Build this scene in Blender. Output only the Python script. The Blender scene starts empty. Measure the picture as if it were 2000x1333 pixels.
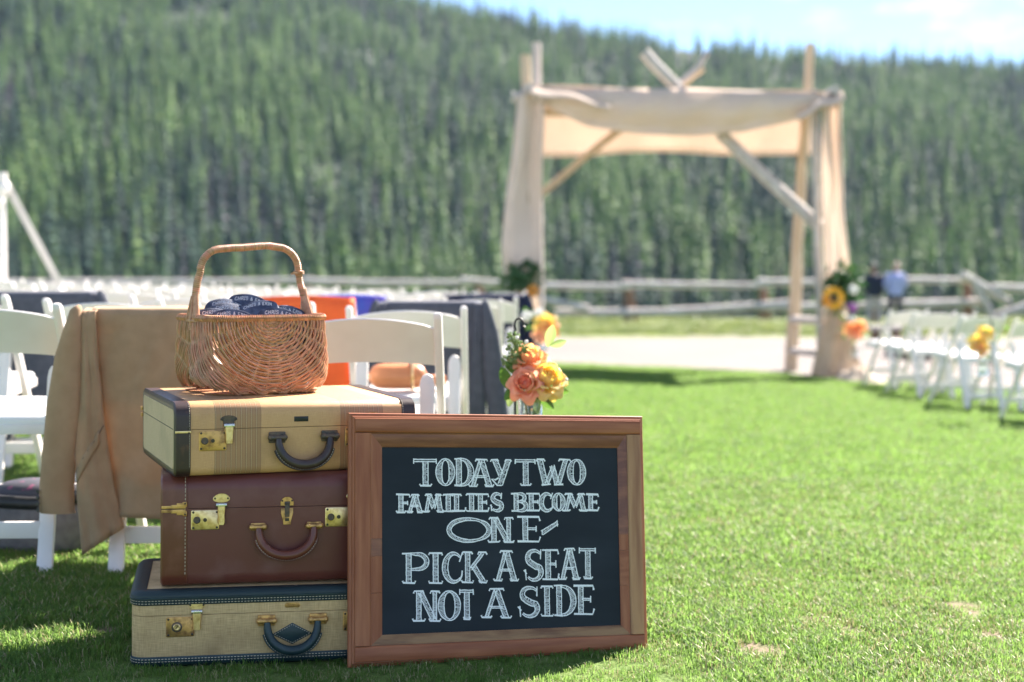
import bpy, bmesh, math, random
import numpy as np
from mathutils import Vector, Matrix, noise as mnoise

PI = math.pi
C = bpy.context.scene.collection
SC = bpy.context.scene
RAD = math.radians

# ------------------------------------------------------------------ camera
CAM_Z = 0.94
PITCH = math.atan(121.5 / 2778)
cam_d = bpy.data.cameras.new('camera')
cam = bpy.data.objects.new('camera', cam_d)
C.objects.link(cam)
cam.location = (0, 0, CAM_Z)
cam.rotation_euler = (PI / 2 - PITCH, 0, 0)
cam_d.lens = 50.0
cam_d.sensor_width = 36.0
cam_d.clip_start = 0.05
cam_d.clip_end = 6000
cam_d.dof.use_dof = True
cam_d.dof.focus_distance = 3.32
cam_d.dof.aperture_fstop = 2.2
SC.camera = cam

# ------------------------------------------------------------------ sky, sun, exposure
SUN_AZ, SUN_EL = RAD(37), RAD(41)      # azimuth clockwise from straight ahead
world = bpy.data.worlds.new('World')
SC.world = world
world.use_nodes = True
wn, wl = world.node_tree.nodes, world.node_tree.links
wn.clear()
w_out = wn.new('ShaderNodeOutputWorld')
w_bg = wn.new('ShaderNodeBackground')
w_sky = wn.new('ShaderNodeTexSky')
w_sky.sky_type = 'NISHITA'
w_sky.sun_disc = False
w_sky.sun_elevation = SUN_EL
w_sky.sun_rotation = SUN_AZ
w_sky.altitude = 3300
w_sky.dust_density = 0.05
w_sky.ozone_density = 3.0
w_bg.inputs['Strength'].default_value = 0.06
w_tc = wn.new('ShaderNodeTexCoord')
w_map = wn.new('ShaderNodeMapping')
w_map.inputs['Scale'].default_value = (2.2, 2.2, 7.0)
w_noise = wn.new('ShaderNodeTexNoise')
w_noise.inputs['Scale'].default_value = 1.7
w_noise.inputs['Detail'].default_value = 9
w_noise.inputs['Roughness'].default_value = 0.62
w_ramp = wn.new('ShaderNodeValToRGB')
w_ramp.color_ramp.elements[0].position = 0.50
w_ramp.color_ramp.elements[1].position = 0.70
w_mix = wn.new('ShaderNodeMix')
w_mix.data_type = 'RGBA'
w_mix.inputs[7].default_value = (6.6, 6.8, 7.1, 1)      # sunlit cloud, in the sky's own units
wl.new(w_tc.outputs['Generated'], w_map.inputs['Vector'])
wl.new(w_map.outputs['Vector'], w_noise.inputs['Vector'])
wl.new(w_noise.outputs['Fac'], w_ramp.inputs['Fac'])
wl.new(w_ramp.outputs['Color'], w_mix.inputs[0])
wl.new(w_sky.outputs['Color'], w_mix.inputs[6])
wl.new(w_mix.outputs[2], w_bg.inputs['Color'])
wl.new(w_bg.outputs['Background'], w_out.inputs['Surface'])

SUN_DIR = Vector((math.sin(SUN_AZ) * math.cos(SUN_EL), math.cos(SUN_AZ) * math.cos(SUN_EL), math.sin(SUN_EL)))
sun_d = bpy.data.lights.new('sun', 'SUN')
sun_d.energy = 5.0
sun_d.angle = RAD(0.53)
sun_d.color = (1.0, 0.905, 0.81)
sun = bpy.data.objects.new('sun', sun_d)
sun.rotation_euler = SUN_DIR.to_track_quat('Z', 'Y').to_euler()
sun.location = (20, 20, 40)
C.objects.link(sun)

SC.view_settings.view_transform = 'Standard'
SC.view_settings.look = 'None'
SC.view_settings.exposure = 2.25
SC.view_settings.gamma = 1.0
SC.view_settings.use_curve_mapping = False
SC.cycles.use_denoising = True
SC.cycles.max_bounces = 10
SC.cycles.transparent_max_bounces = 12
SC.cycles.volume_bounces = 0


# ------------------------------------------------------------------ helpers
def at(px, py, Y):
    """World point seen at photo pixel (px, py) that lies Y metres ahead of the camera."""
    c, s = math.cos(PITCH), math.sin(PITCH)
    x, u = (px - 1000) / 2778, -(py - 666.5) / 2778
    dy, dz = c + u * s, u * c - s
    t = Y / dy
    return Vector((x * t, Y, CAM_Z + dz * t))


def sstep(a, b, x):
    t = min(1.0, max(0.0, (x - a) / (b - a)))
    return t * t * (3 - 2 * t)


def lawn_z(x):
    x = max(-9.0, min(9.0, x))
    return 0.03 - 0.025 * x - 0.0065 * max(x, 0) ** 2


def gz(x, y):
    w = sstep(14.5, 21, y)
    far = -0.10 - 0.0105 * (y - 16)
    return lawn_z(x) * (1 - w) + far * w


class MB:
    """Collects shapes and links them as ONE mesh object."""

    def __init__(self):
        self.v, self.f, self.m = [], [], []

    def add(self, vs, fs, mi=0):
        o = len(self.v)
        self.v += [tuple(p) for p in vs]
        self.f += [tuple(i + o for i in f) for f in fs]
        self.m += [mi] * len(fs)

    def box(self, c, size, M=None, mi=0, ch=0.0):
        sx, sy, sz = size[0] / 2, size[1] / 2, size[2] / 2
        if ch > 0:
            bm = bmesh.new()
            bmesh.ops.create_cube(bm, size=1)
            for v in bm.verts:
                v.co = Vector((v.co.x * size[0], v.co.y * size[1], v.co.z * size[2]))
            bmesh.ops.bevel(bm, geom=list(bm.edges), offset=ch, segments=2, profile=0.6, affect='EDGES')
            bm.verts.index_update()
            vs = [v.co.copy() for v in bm.verts]
            fs = [[v.index for v in f.verts] for f in bm.faces]
            bm.free()
        else:
            vs = [Vector((x, y, z)) for z in (-sz, sz) for y in (-sy, sy) for x in (-sx, sx)]
            fs = [(0, 2, 3, 1), (4, 5, 7, 6), (0, 1, 5, 4), (2, 6, 7, 3), (0, 4, 6, 2), (1, 3, 7, 5)]
        c = Vector(c)
        vs = [(M @ v if M else v) + c for v in vs]
        self.add(vs, fs, mi)

    def beam(self, p0, p1, w, t, up=Vector((0, 1, 0)), mi=0, ch=0.003):
        """Rectangular bar from p0 to p1; w across, t along up."""
        p0, p1 = Vector(p0), Vector(p1)
        d = (p1 - p0)
        z = d.normalized()
        x = up.cross(z).normalized()
        y = z.cross(x)
        M = Matrix((x, y, z)).transposed()
        self.box((p0 + p1) / 2, (w, t, d.length), M, mi, ch)

    def tube(self, pts, r, n=8, mi=0, cap=True, flat=1.0, ref=None):
        pts = [Vector(p) for p in pts]
        k = len(pts)
        rs = r if isinstance(r, (list, tuple)) else [r] * k
        vs, prev = [], None
        for i in range(k):
            a, b = pts[max(i - 1, 0)], pts[min(i + 1, k - 1)]
            t = (b - a)
            t = t.normalized() if t.length > 1e-9 else Vector((0, 0, 1))
            if prev is None:
                h = Vector(ref) if ref else (Vector((0, 0, 1)) if abs(t.z) < 0.9 else Vector((1, 0, 0)))
                u = (h - t * h.dot(t)).normalized()
            else:
                u = prev - t * prev.dot(t)
                u = u.normalized() if u.length > 1e-6 else prev
            prev = u
            w = t.cross(u)
            for j in range(n):
                an = 2 * PI * j / n
                vs.append(pts[i] + u * (math.cos(an) * rs[i] * flat) + w * (math.sin(an) * rs[i]))
        fs = []
        for i in range(k - 1):
            for j in range(n):
                j2 = (j + 1) % n
                fs.append((i * n + j, i * n + j2, (i + 1) * n + j2, (i + 1) * n + j))
        if cap:
            fs.append(tuple(range(n - 1, -1, -1)))
            fs.append(tuple((k - 1) * n + j for j in range(n)))
        self.add(vs, fs, mi)

    def grid(self, fn, nu, nv, mi=0, closed=False):
        vs = [Vector(fn(i / nu, j / nv)) for j in range(nv + 1) for i in range(nu + 1)]
        fs = []
        for j in range(nv):
            for i in range(nu):
                a = j * (nu + 1) + i
                fs.append((a, a + 1, a + nu + 2, a + nu + 1))
        self.add(vs, fs, mi)

    def lathe(self, prof, c=(0, 0, 0), n=20, M=None, mi=0, cap=True):
        vs, k = [], len(prof)
        c = Vector(c)
        for r, z in prof:
            for j in range(n):
                a = 2 * PI * j / n
                p = Vector((r * math.cos(a), r * math.sin(a), z))
                vs.append((M @ p if M else p) + c)
        fs = [(i * n + j, i * n + (j + 1) % n, (i + 1) * n + (j + 1) % n, (i + 1) * n + j)
              for i in range(k - 1) for j in range(n)]
        if cap:
            fs.append(tuple(range(n - 1, -1, -1)))
            fs.append(tuple((k - 1) * n + j for j in range(n)))
        self.add(vs, fs, mi)

    def ball(self, c, r, n=10, k=6, sq=(1, 1, 1), mi=0, M=None):
        prof = [(max(1e-4, r * math.sin(PI * i / k)), -r * math.cos(PI * i / k)) for i in range(k + 1)]
        S = Matrix.Diagonal(Vector(sq))
        self.lathe(prof, c, n, (M @ S) if M else S, mi, cap=False)

    def loft(self, rings, mi=0, cap=True):
        n = len(rings[0])
        vs = [p for r in rings for p in r]
        fs = [(i * n + j, i * n + (j + 1) % n, (i + 1) * n + (j + 1) % n, (i + 1) * n + j)
              for i in range(len(rings) - 1) for j in range(n)]
        if cap:
            fs.append(tuple(range(n - 1, -1, -1)))
            fs.append(tuple((len(rings) - 1) * n + j for j in range(n)))
        self.add(vs, fs, mi)

    def mesh(self, name, mats, smooth=40):
        me = bpy.data.meshes.new(name)
        me.from_pydata(self.v, [], self.f)
        mats = mats if isinstance(mats, (list, tuple)) else [mats]
        for m in mats:
            me.materials.append(m)
        if len(mats) > 1:
            me.polygons.foreach_set('material_index', self.m)
        me.update()
        if smooth:
            bm = bmesh.new()
            bm.from_mesh(me)
            bmesh.ops.recalc_face_normals(bm, faces=bm.faces) if smooth != 181 else None
            lim = RAD(smooth)
            for f in bm.faces:
                f.smooth = True
            for e in bm.edges:
                if len(e.link_faces) == 2 and e.calc_face_angle(0) > lim:
                    e.smooth = False
            bm.to_mesh(me)
            bm.free()
        return me

    def build(self, name, mats, parent=None, smooth=40):
        o = bpy.data.objects.new(name, self.mesh(name, mats, smooth))
        C.objects.link(o)
        if parent:
            o.parent = parent
        return o


def tag(o, label=None, cat=None, group=None, kind=None):
    for k, v in (('label', label), ('category', cat), ('group', group), ('kind', kind)):
        if v:
            o[k] = v
    return o


def thing(name, label, cat, loc=(0, 0, 0), rz=0.0, group=None):
    o = bpy.data.objects.new(name, None)
    o.empty_display_size = 0.1
    C.objects.link(o)
    o.location = loc
    o.rotation_euler = (0, 0, rz)
    return tag(o, label, cat, group)


def copy_tree(o, parent=None):
    c = o.copy()
    C.objects.link(c)
    if parent:
        c.parent = parent
    for ch in list(o.children):
        copy_tree(ch, c)
    return c


# ------------------------------------------------------------------ materials
def mat(name, col, rough=0.5, metal=0.0, col2=None, nscale=8.0, ndetail=4.0, stretch=(1, 1, 1), lo=0.35, hi=0.65,
        bump=0.0, bscale=60.0, bstretch=(1, 1, 1), bdist=0.002, trans=0.0, tcol=None, spec=0.5, island=0.0, rand=0.0,
        coat=0.0, sheen=0.0, rough2=None):
    m = bpy.data.materials.new(name)
    m.use_nodes = True
    N, L = m.node_tree.nodes, m.node_tree.links
    b = N['Principled BSDF']
    b.inputs['Roughness'].default_value = rough
    b.inputs['Metallic'].default_value = metal
    b.inputs['Specular IOR Level'].default_value = spec
    b.inputs['Coat Weight'].default_value = coat
    b.inputs['Sheen Weight'].default_value = sheen
    tc = N.new('ShaderNodeTexCoord')
    csock = None
    if col2 is not None:
        mp = N.new('ShaderNodeMapping')
        mp.inputs['Scale'].default_value = stretch
        L.new(tc.outputs['Object'], mp.inputs['Vector'])
        nz = N.new('ShaderNodeTexNoise')
        nz.inputs['Scale'].default_value = nscale
        nz.inputs['Detail'].default_value = ndetail
        L.new(mp.outputs['Vector'], nz.inputs['Vector'])
        mr = N.new('ShaderNodeMapRange')
        mr.inputs['From Min'].default_value = lo
        mr.inputs['From Max'].default_value = hi
        L.new(nz.outputs['Fac'], mr.inputs['Value'])
        mx = N.new('ShaderNodeMix')
        mx.data_type = 'RGBA'
        mx.inputs[6].default_value = (*col, 1)
        mx.inputs[7].default_value = (*col2, 1)
        L.new(mr.outputs['Result'], mx.inputs[0])
        csock = mx.outputs[2]
        if rough2 is not None:
            rr = N.new('ShaderNodeMapRange')
            rr.inputs['To Min'].default_value = rough
            rr.inputs['To Max'].default_value = rough2
            L.new(mr.outputs['Result'], rr.inputs['Value'])
            L.new(rr.outputs['Result'], b.inputs['Roughness'])
    if island or rand:
        if island:
            src = N.new('ShaderNodeNewGeometry').outputs['Random Per Island']
        else:
            src = N.new('ShaderNodeObjectInfo').outputs['Random']
        hs = N.new('ShaderNodeHueSaturation')
        vr = N.new('ShaderNodeMapRange')
        a = island or rand
        vr.inputs['To Min'].default_value = 1 - a
        vr.inputs['To Max'].default_value = 1 + a
        L.new(src, vr.inputs['Value'])
        L.new(vr.outputs['Result'], hs.inputs['Value'])
        hr = N.new('ShaderNodeMapRange')
        hr.inputs['To Min'].default_value = 0.5 + 0.06 * a
        hr.inputs['To Max'].default_value = 0.5 - 0.06 * a
        L.new(src, hr.inputs['Value'])
        L.new(hr.outputs['Result'], hs.inputs['Hue'])
        if csock:
            L.new(csock, hs.inputs['Color'])
        else:
            hs.inputs['Color'].default_value = (*col, 1)
        csock = hs.outputs['Color']
    if csock:
        L.new(csock, b.inputs['Base Color'])
    else:
        b.inputs['Base Color'].default_value = (*col, 1)
    if bump:
        mp2 = N.new('ShaderNodeMapping')
        mp2.inputs['Scale'].default_value = bstretch
        L.new(tc.outputs['Object'], mp2.inputs['Vector'])
        bz = N.new('ShaderNodeTexNoise')
        bz.inputs['Scale'].default_value = bscale
        bz.inputs['Detail'].default_value = 4
        L.new(mp2.outputs['Vector'], bz.inputs['Vector'])
        bp = N.new('ShaderNodeBump')
        bp.inputs['Strength'].default_value = bump
        bp.inputs['Distance'].default_value = bdist
        L.new(bz.outputs['Fac'], bp.inputs['Height'])
        L.new(bp.outputs['Normal'], b.inputs['Normal'])
    if trans:
        t = N.new('ShaderNodeBsdfTranslucent')
        if tcol:
            t.inputs['Color'].default_value = (*tcol, 1)
        elif csock:
            L.new(csock, t.inputs['Color'])
        else:
            t.inputs['Color'].default_value = (*col, 1)
        ms = N.new('ShaderNodeMixShader')
        ms.inputs[0].default_value = trans
        L.new(b.outputs['BSDF'], ms.inputs[1])
        L.new(t.outputs['BSDF'], ms.inputs[2])
        L.new(ms.outputs['Shader'], N['Material Output'].inputs['Surface'])
    return m


def weave_mat(name, col, col2, scale, rough=0.75, stripes=None, amp=0.5, stain=None, spec=0.25):
    """Woven cloth in the x-z plane of the object: two crossed stretched noises; optional printed stripes [(x0, x1)]."""
    m = bpy.data.materials.new(name)
    m.use_nodes = True
    N, L = m.node_tree.nodes, m.node_tree.links
    b = N['Principled BSDF']
    b.inputs['Roughness'].default_value = rough
    b.inputs['Specular IOR Level'].default_value = spec
    tc = N.new('ShaderNodeTexCoord')
    outs = []
    for st in ((scale * 0.06, scale * 0.06, scale), (scale, scale, scale * 0.06)):
        mp = N.new('ShaderNodeMapping')
        mp.inputs['Scale'].default_value = st
        L.new(tc.outputs['Object'], mp.inputs['Vector'])
        nz = N.new('ShaderNodeTexNoise')
        nz.inputs['Scale'].default_value = 1.0
        nz.inputs['Detail'].default_value = 3
        L.new(mp.outputs['Vector'], nz.inputs['Vector'])
        outs.append(nz.outputs['Fac'])
    ad = N.new('ShaderNodeMath')
    ad.operation = 'ADD'
    L.new(outs[0], ad.inputs[0])
    L.new(outs[1], ad.inputs[1])
    mr = N.new('ShaderNodeMapRange')
    mr.inputs['From Min'].default_value = 1 - amp * 0.5
    mr.inputs['From Max'].default_value = 1 + amp * 0.5
    L.new(ad.outputs[0], mr.inputs['Value'])
    mx = N.new('ShaderNodeMix')
    mx.data_type = 'RGBA'
    mx.inputs[6].default_value = (*col, 1)
    mx.inputs[7].default_value = (*col2, 1)
    L.new(mr.outputs['Result'], mx.inputs[0])
    c = mx.outputs[2]
    # large worn patches
    nz = N.new('ShaderNodeTexNoise')
    nz.inputs['Scale'].default_value = 9
    nz.inputs['Detail'].default_value = 6
    L.new(tc.outputs['Object'], nz.inputs['Vector'])
    r2 = N.new('ShaderNodeMapRange')
    r2.inputs['From Min'].default_value = 0.5
    r2.inputs['From Max'].default_value = 0.75
    r2.inputs['To Max'].default_value = 0.6
    L.new(nz.outputs['Fac'], r2.inputs['Value'])
    m2 = N.new('ShaderNodeMix')
    m2.data_type = 'RGBA'
    m2.inputs[7].default_value = (*(stain or [k * 0.62 for k in col]), 1)
    L.new(r2.outputs['Result'], m2.inputs[0])
    L.new(c, m2.inputs[6])
    c = m2.outputs[2]
    if stripes:
        sx = N.new('ShaderNodeSeparateXYZ')
        L.new(tc.outputs['Object'], sx.inputs[0])
        rp = N.new('ShaderNodeValToRGB')
        rp.color_ramp.interpolation = 'CONSTANT'
        e = rp.color_ramp.elements
        p = N.new('ShaderNodeMath')
        p.operation = 'MULTIPLY_ADD'
        p.inputs[1].default_value = 1 / 0.6
        L.new(sx.outputs['X'], p.inputs[0])
        p.inputs[2].default_value = 0.0
        L.new(p.outputs[0], rp.inputs['Fac'])
        e[0].color = (0, 0, 0, 1)
        e[1].position = 0.9999
        e[1].color = (0, 0, 0, 1)
        for a0, a1 in stripes:
            k = e.new(a0 / 0.6)
            k.color = (1, 1, 1, 1)
            k = e.new(a1 / 0.6)
            k.color = (0, 0, 0, 1)
        # fine lines inside a band
        q = N.new('ShaderNodeMath')
        q.operation = 'MULTIPLY'
        q.inputs[1].default_value = 1 / 0.0118
        L.new(sx.outputs['X'], q.inputs[0])
        fr = N.new('ShaderNodeMath')
        fr.operation = 'FRACT'
        L.new(q.outputs[0], fr.inputs[0])
        lr = N.new('ShaderNodeValToRGB')
        lr.color_ramp.interpolation = 'CONSTANT'
        le = lr.color_ramp.elements
        le[0].color = (0.33, 0.17, 0.085, 1)
        le[1].position = 0.62
        le[1].color = (0.10, 0.05, 0.035, 1)
        for ps, cc in ((0.72, (0.54, 0.36, 0.19, 1)), (0.84, (0.15, 0.075, 0.045, 1)), (0.93, (0.33, 0.17, 0.085, 1))):
            k = le.new(ps)
            k.color = cc
        L.new(fr.outputs[0], lr.inputs['Fac'])
        m3 = N.new('ShaderNodeMix')
        m3.data_type = 'RGBA'
        L.new(rp.outputs['Color'], m3.inputs[0])
        L.new(c, m3.inputs[6])
        m4 = N.new('ShaderNodeMix')
        m4.data_type = 'RGBA'
        m4.blend_type = 'MIX'
        m4.inputs[0].default_value = 0.25
        L.new(lr.outputs['Color'], m4.inputs[6])
        L.new(c, m4.inputs[7])
        L.new(m4.outputs[2], m3.inputs[7])
        c = m3.outputs[2]
    L.new(c, b.inputs['Base Color'])
    bp = N.new('ShaderNodeBump')
    bp.inputs['Strength'].default_value = 0.35
    bp.inputs['Distance'].default_value = 0.0006
    L.new(ad.outputs[0], bp.inputs['Height'])
    L.new(bp.outputs['Normal'], b.inputs['Normal'])
    return m


M = {}
M['white'] = mat('white_paint', (0.82, 0.775, 0.745), 0.38, col2=(0.75, 0.70, 0.66), nscale=6, bump=0.08, bscale=40)
M['vinyl'] = mat('white_vinyl', (0.80, 0.79, 0.77), 0.35, bump=0.05, bscale=120)
M['wood_red'] = mat('cherry_wood', (0.245, 0.070, 0.027), 0.42, col2=(0.355, 0.124, 0.052), nscale=5, ndetail=6, stretch=(1.2, 8, 14), bump=0.06, bscale=30, bstretch=(1, 10, 12), spec=0.35)
M['wood_red_v'] = mat('cherry_wood_upright', (0.255, 0.072, 0.027), 0.42, col2=(0.365, 0.128, 0.053), nscale=5, ndetail=6, stretch=(14, 8, 1.2), bump=0.06, bscale=30, bstretch=(12, 10, 1), spec=0.35)
M['wood_tan_v'] = mat('pale_cherry_wood', (0.42, 0.215, 0.095), 0.36, col2=(0.27, 0.115, 0.048), nscale=4, ndetail=7, stretch=(9, 8, 0.9), lo=0.42, hi=0.62, bump=0.06, bscale=30, bstretch=(12, 10, 1), spec=0.35)
M['wood_dark'] = mat('dark_cherry_wood', (0.17, 0.058, 0.034), 0.34, col2=(0.29, 0.11, 0.055), nscale=5, ndetail=6, stretch=(1.5, 8, 12), lo=0.4, hi=0.7, spec=0.35)
M['wood_olive'] = mat('walnut_strip', (0.30, 0.16, 0.07), 0.36, col2=(0.16, 0.07, 0.03), nscale=5, ndetail=7, stretch=(1.5, 8, 10), lo=0.42, hi=0.62, spec=0.35)
M['board'] = mat('chalkboard', (0.0070, 0.0118, 0.0185), 0.6, col2=(0.018, 0.025, 0.035), nscale=6, ndetail=8, stretch=(0.6, 1, 1.8), lo=0.42, hi=0.80, spec=0.3)
M['chalk'] = mat('chalk', (0.84, 0.84, 0.84), 0.95, col2=(0.60, 0.61, 0.62), nscale=420, ndetail=3, lo=0.5, hi=0.85, spec=0.1)
M['brass'] = mat('worn_brass', (0.64, 0.37, 0.13), 0.45, 0.85, col2=(0.27, 0.14, 0.06), nscale=70, ndetail=6, lo=0.45, hi=0.72, rough2=0.6)
M['brass_bright'] = mat('bright_brass', (0.80, 0.58, 0.30), 0.36, 0.9, col2=(0.52, 0.31, 0.12), nscale=90, lo=0.45, hi=0.75)
M['metal_dark'] = mat('dark_metal', (0.075, 0.062, 0.055), 0.55, 0.5, col2=(0.15, 0.10, 0.065), nscale=90)
M['nickel'] = mat('nickel', (0.62, 0.60, 0.57), 0.25, 0.95)
M['rivet'] = mat('rivet', (0.07, 0.055, 0.04), 0.5, 0.6)
M['leather_dk'] = mat('dark_leather', (0.030, 0.018, 0.018), 0.34, col2=(0.055, 0.030, 0.024), nscale=30, bump=0.25, bscale=220, bdist=0.001)
M['leather_edge'] = mat('dark_leather_band', (0.034, 0.017, 0.015), 0.36, col2=(0.115, 0.045, 0.022), nscale=38, ndetail=8, lo=0.55, hi=0.78, bump=0.25, bscale=200, bdist=0.001)
M['leather_br'] = mat('brown_leather', (0.135, 0.036, 0.021), 0.30, col2=(0.215, 0.080, 0.045), nscale=15, ndetail=10, lo=0.50, hi=0.74, rough2=0.5, bump=0.2, bscale=240, bdist=0.001)
M['leather_body'] = mat('maroon_cloth', (0.135, 0.035, 0.027), 0.42, col2=(0.175, 0.068, 0.052), nscale=13, ndetail=10, lo=0.52, hi=0.74, rough2=0.62, bump=0.35, bscale=420, bdist=0.0008)
M['leather_gr'] = mat('dark_green_leather', (0.007, 0.023, 0.028), 0.42, col2=(0.013, 0.035, 0.040), nscale=40, bump=0.2, bscale=200, bdist=0.001)
M['leather_gr_worn'] = mat('worn_green_binding', (0.008, 0.024, 0.028), 0.5, col2=(0.40, 0.29, 0.20), nscale=26, ndetail=9, lo=0.69, hi=0.71, bump=0.2, bscale=160, bdist=0.001)
M['thread'] = mat('pale_thread', (0.55, 0.47, 0.34), 0.8)
M['seam'] = mat('seam_dark', (0.02, 0.012, 0.010), 0.6)
M['linen'] = weave_mat('linen_canvas', (0.46, 0.295, 0.130), (0.70, 0.485, 0.250), 560, amp=0.55, stain=(0.30, 0.19, 0.09))
M['canvas'] = weave_mat('tan_canvas', (0.53, 0.275, 0.115), (0.63, 0.36, 0.165), 900, rough=0.5,
                        stripes=[(0.088, 0.196), (0.385, 0.490)], amp=0.6, stain=(0.33, 0.19, 0.09), spec=0.4)
M['canvas_end'] = weave_mat('tan_canvas_end', (0.52, 0.37, 0.22), (0.62, 0.46, 0.29), 700, rough=0.6, amp=0.6, stain=(0.40, 0.30, 0.18))
M['wicker'] = mat('willow', (0.50, 0.260, 0.132), 0.36, island=0.30, col2=(0.38, 0.175, 0.082), nscale=60, bump=0.15, bscale=300)
M['wicker_hi'] = mat('willow_wrap', (0.58, 0.31, 0.165), 0.36, island=0.25, col2=(0.45, 0.21, 0.105), nscale=80)
M['foam'] = mat('navy_foam', (0.028, 0.038, 0.078), 0.7, col2=(0.12, 0.145, 0.215), nscale=45, ndetail=8, lo=0.42, hi=0.72, bump=0.3, bscale=300)
M['print'] = mat('white_print', (0.75, 0.75, 0.78), 0.7)
M['camel'] = mat('camel_wool', (0.44, 0.29, 0.172), 0.85, col2=(0.38, 0.248, 0.144), nscale=22, trans=0.13, tcol=(0.56, 0.29, 0.11), bump=0.3, bscale=500, bdist=0.0006, spec=0.15, sheen=0.15)
M['suit'] = mat('charcoal_wool', (0.085, 0.090, 0.112), 0.85, col2=(0.068, 0.073, 0.092), nscale=30, bump=0.2, bscale=300, spec=0.2)
M['navy'] = mat('navy_wool', (0.016, 0.022, 0.050), 0.85, col2=(0.012, 0.017, 0.040), nscale=30, spec=0.2)
M['orange'] = mat('orange_cloth', (0.85, 0.17, 0.035), 0.8, col2=(0.75, 0.14, 0.03), nscale=12, trans=0.3, tcol=(0.95, 0.2, 0.03))
M['blue'] = mat('blue_cloth', (0.03, 0.12, 0.55), 0.8, col2=(0.12, 0.08, 0.45), nscale=6, trans=0.25)
M['tan_bag'] = mat('tan_leather', (0.55, 0.22, 0.09), 0.4, col2=(0.48, 0.18, 0.07), nscale=14, bump=0.15, bscale=120)
M['grey_bag'] = mat('grey_felt', (0.16, 0.155, 0.165), 0.9, col2=(0.11, 0.108, 0.118), nscale=40, bump=0.4, bscale=200)
M['black'] = mat('black_trim', (0.014, 0.014, 0.017), 0.5)
M['floral'] = mat('floral_lining', (0.05, 0.05, 0.07), 0.7, col2=(0.22, 0.06, 0.13), nscale=40, lo=0.60, hi=0.66)
M['bark_pale'] = mat('peeled_log', (0.60, 0.47, 0.33), 0.75, col2=(0.48, 0.36, 0.24), nscale=5, stretch=(6, 6, 0.8), bump=0.4, bscale=14, bstretch=(4, 4, 0.6), bdist=0.01)
M['bark_grey'] = mat('weathered_log', (0.58, 0.53, 0.49), 0.8, col2=(0.40, 0.35, 0.31), nscale=5, stretch=(6, 6, 0.8), bump=0.5, bscale=14, bstretch=(4, 4, 0.6), bdist=0.012)
M['burlap'] = mat('burlap', (0.78, 0.68, 0.59), 0.9, col2=(0.72, 0.62, 0.53), nscale=5, trans=0.42, tcol=(0.88, 0.78, 0.69), bump=0.3, bscale=150, bdist=0.004, spec=0.1)
M['burlap_dk'] = mat('coarse_burlap', (0.60, 0.475, 0.36), 0.9, col2=(0.50, 0.385, 0.28), nscale=6, trans=0.2, bump=0.4, bscale=60, bdist=0.01, spec=0.1)
M['fence'] = mat('grey_fence_log', (0.58, 0.54, 0.515), 0.75, col2=(0.40, 0.35, 0.325), nscale=3, stretch=(1, 4, 4), bump=0.4, bscale=8, bdist=0.02)
M['fence_post'] = mat('brown_fence_post', (0.22, 0.125, 0.085), 0.85, col2=(0.13, 0.08, 0.06), nscale=5)
M['iron'] = mat('black_iron', (0.015, 0.016, 0.016), 0.5, 0.4)
M['leaf'] = mat('leaf', (0.055, 0.125, 0.028), 0.45, trans=0.35, tcol=(0.16, 0.33, 0.05), island=0.35)
M['leaf_dark'] = mat('dark_leaf', (0.038, 0.110, 0.034), 0.5, trans=0.15, tcol=(0.06, 0.16, 0.03), island=0.3)
M['leaf_pale'] = mat('pale_leaf', (0.22, 0.31, 0.12), 0.5, trans=0.4, tcol=(0.36, 0.5, 0.16), island=0.3)
M['rose_or'] = mat('orange_rose', (0.92, 0.50, 0.26), 0.6, trans=0.5, tcol=(0.98, 0.50, 0.18), col2=(0.88, 0.45, 0.24), nscale=25)
M['rose_co'] = mat('coral_rose', (0.92, 0.44, 0.30), 0.6, trans=0.5, tcol=(0.98, 0.52, 0.33), col2=(0.93, 0.54, 0.38), nscale=25)
M['rose_ye'] = mat('yellow_rose', (0.90, 0.68, 0.24), 0.6, trans=0.45, tcol=(0.98, 0.74, 0.12), col2=(0.88, 0.70, 0.33), nscale=25)
M['sunflower'] = mat('sunflower_petal', (0.85, 0.42, 0.02), 0.6, trans=0.3, tcol=(0.95, 0.5, 0.02))
M['seedhead'] = mat('seed_head', (0.07, 0.035, 0.018), 0.9, bump=0.6, bscale=120)
M['orange_fl'] = mat('orange_petal', (0.80, 0.30, 0.03), 0.6, trans=0.3, tcol=(0.95, 0.4, 0.03))
M['white_fl'] = mat('white_petal', (0.80, 0.80, 0.76), 0.6, trans=0.3)
M['purple_fl'] = mat('purple_petal', (0.30, 0.08, 0.32), 0.6, trans=0.2)
M['twine'] = mat('twine', (0.17, 0.11, 0.07), 0.9)
M['skin'] = mat('skin', (0.52, 0.30, 0.22), 0.5)
M['hair_dk'] = mat('dark_hair', (0.035, 0.022, 0.018), 0.6)
M['hair_gr'] = mat('grey_hair', (0.42, 0.36, 0.32), 0.7)
M['shirt_blue'] = mat('lavender_shirt', (0.36, 0.39, 0.68), 0.8, col2=(0.32, 0.35, 0.62), nscale=10)
M['jacket_navy'] = mat('navy_jacket', (0.012, 0.018, 0.042), 0.85)
M['trouser_grey'] = mat('light_grey_trousers', (0.36, 0.33, 0.34), 0.85)
M['trouser_dk'] = mat('dark_trousers', (0.04, 0.04, 0.058), 0.85)
M['shoe'] = mat('shoe', (0.03, 0.02, 0.016), 0.4)
M['stone'] = mat('stone', (0.36, 0.33, 0.31), 0.85, col2=(0.22, 0.19, 0.18), nscale=9, bump=0.5, bscale=20, bdist=0.02, rand=0.2)
M['strap'] = mat('grey_strap', (0.50, 0.49, 0.49), 0.7)
M['strap_red'] = mat('red_tape', (0.62, 0.10, 0.06), 0.6)
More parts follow.
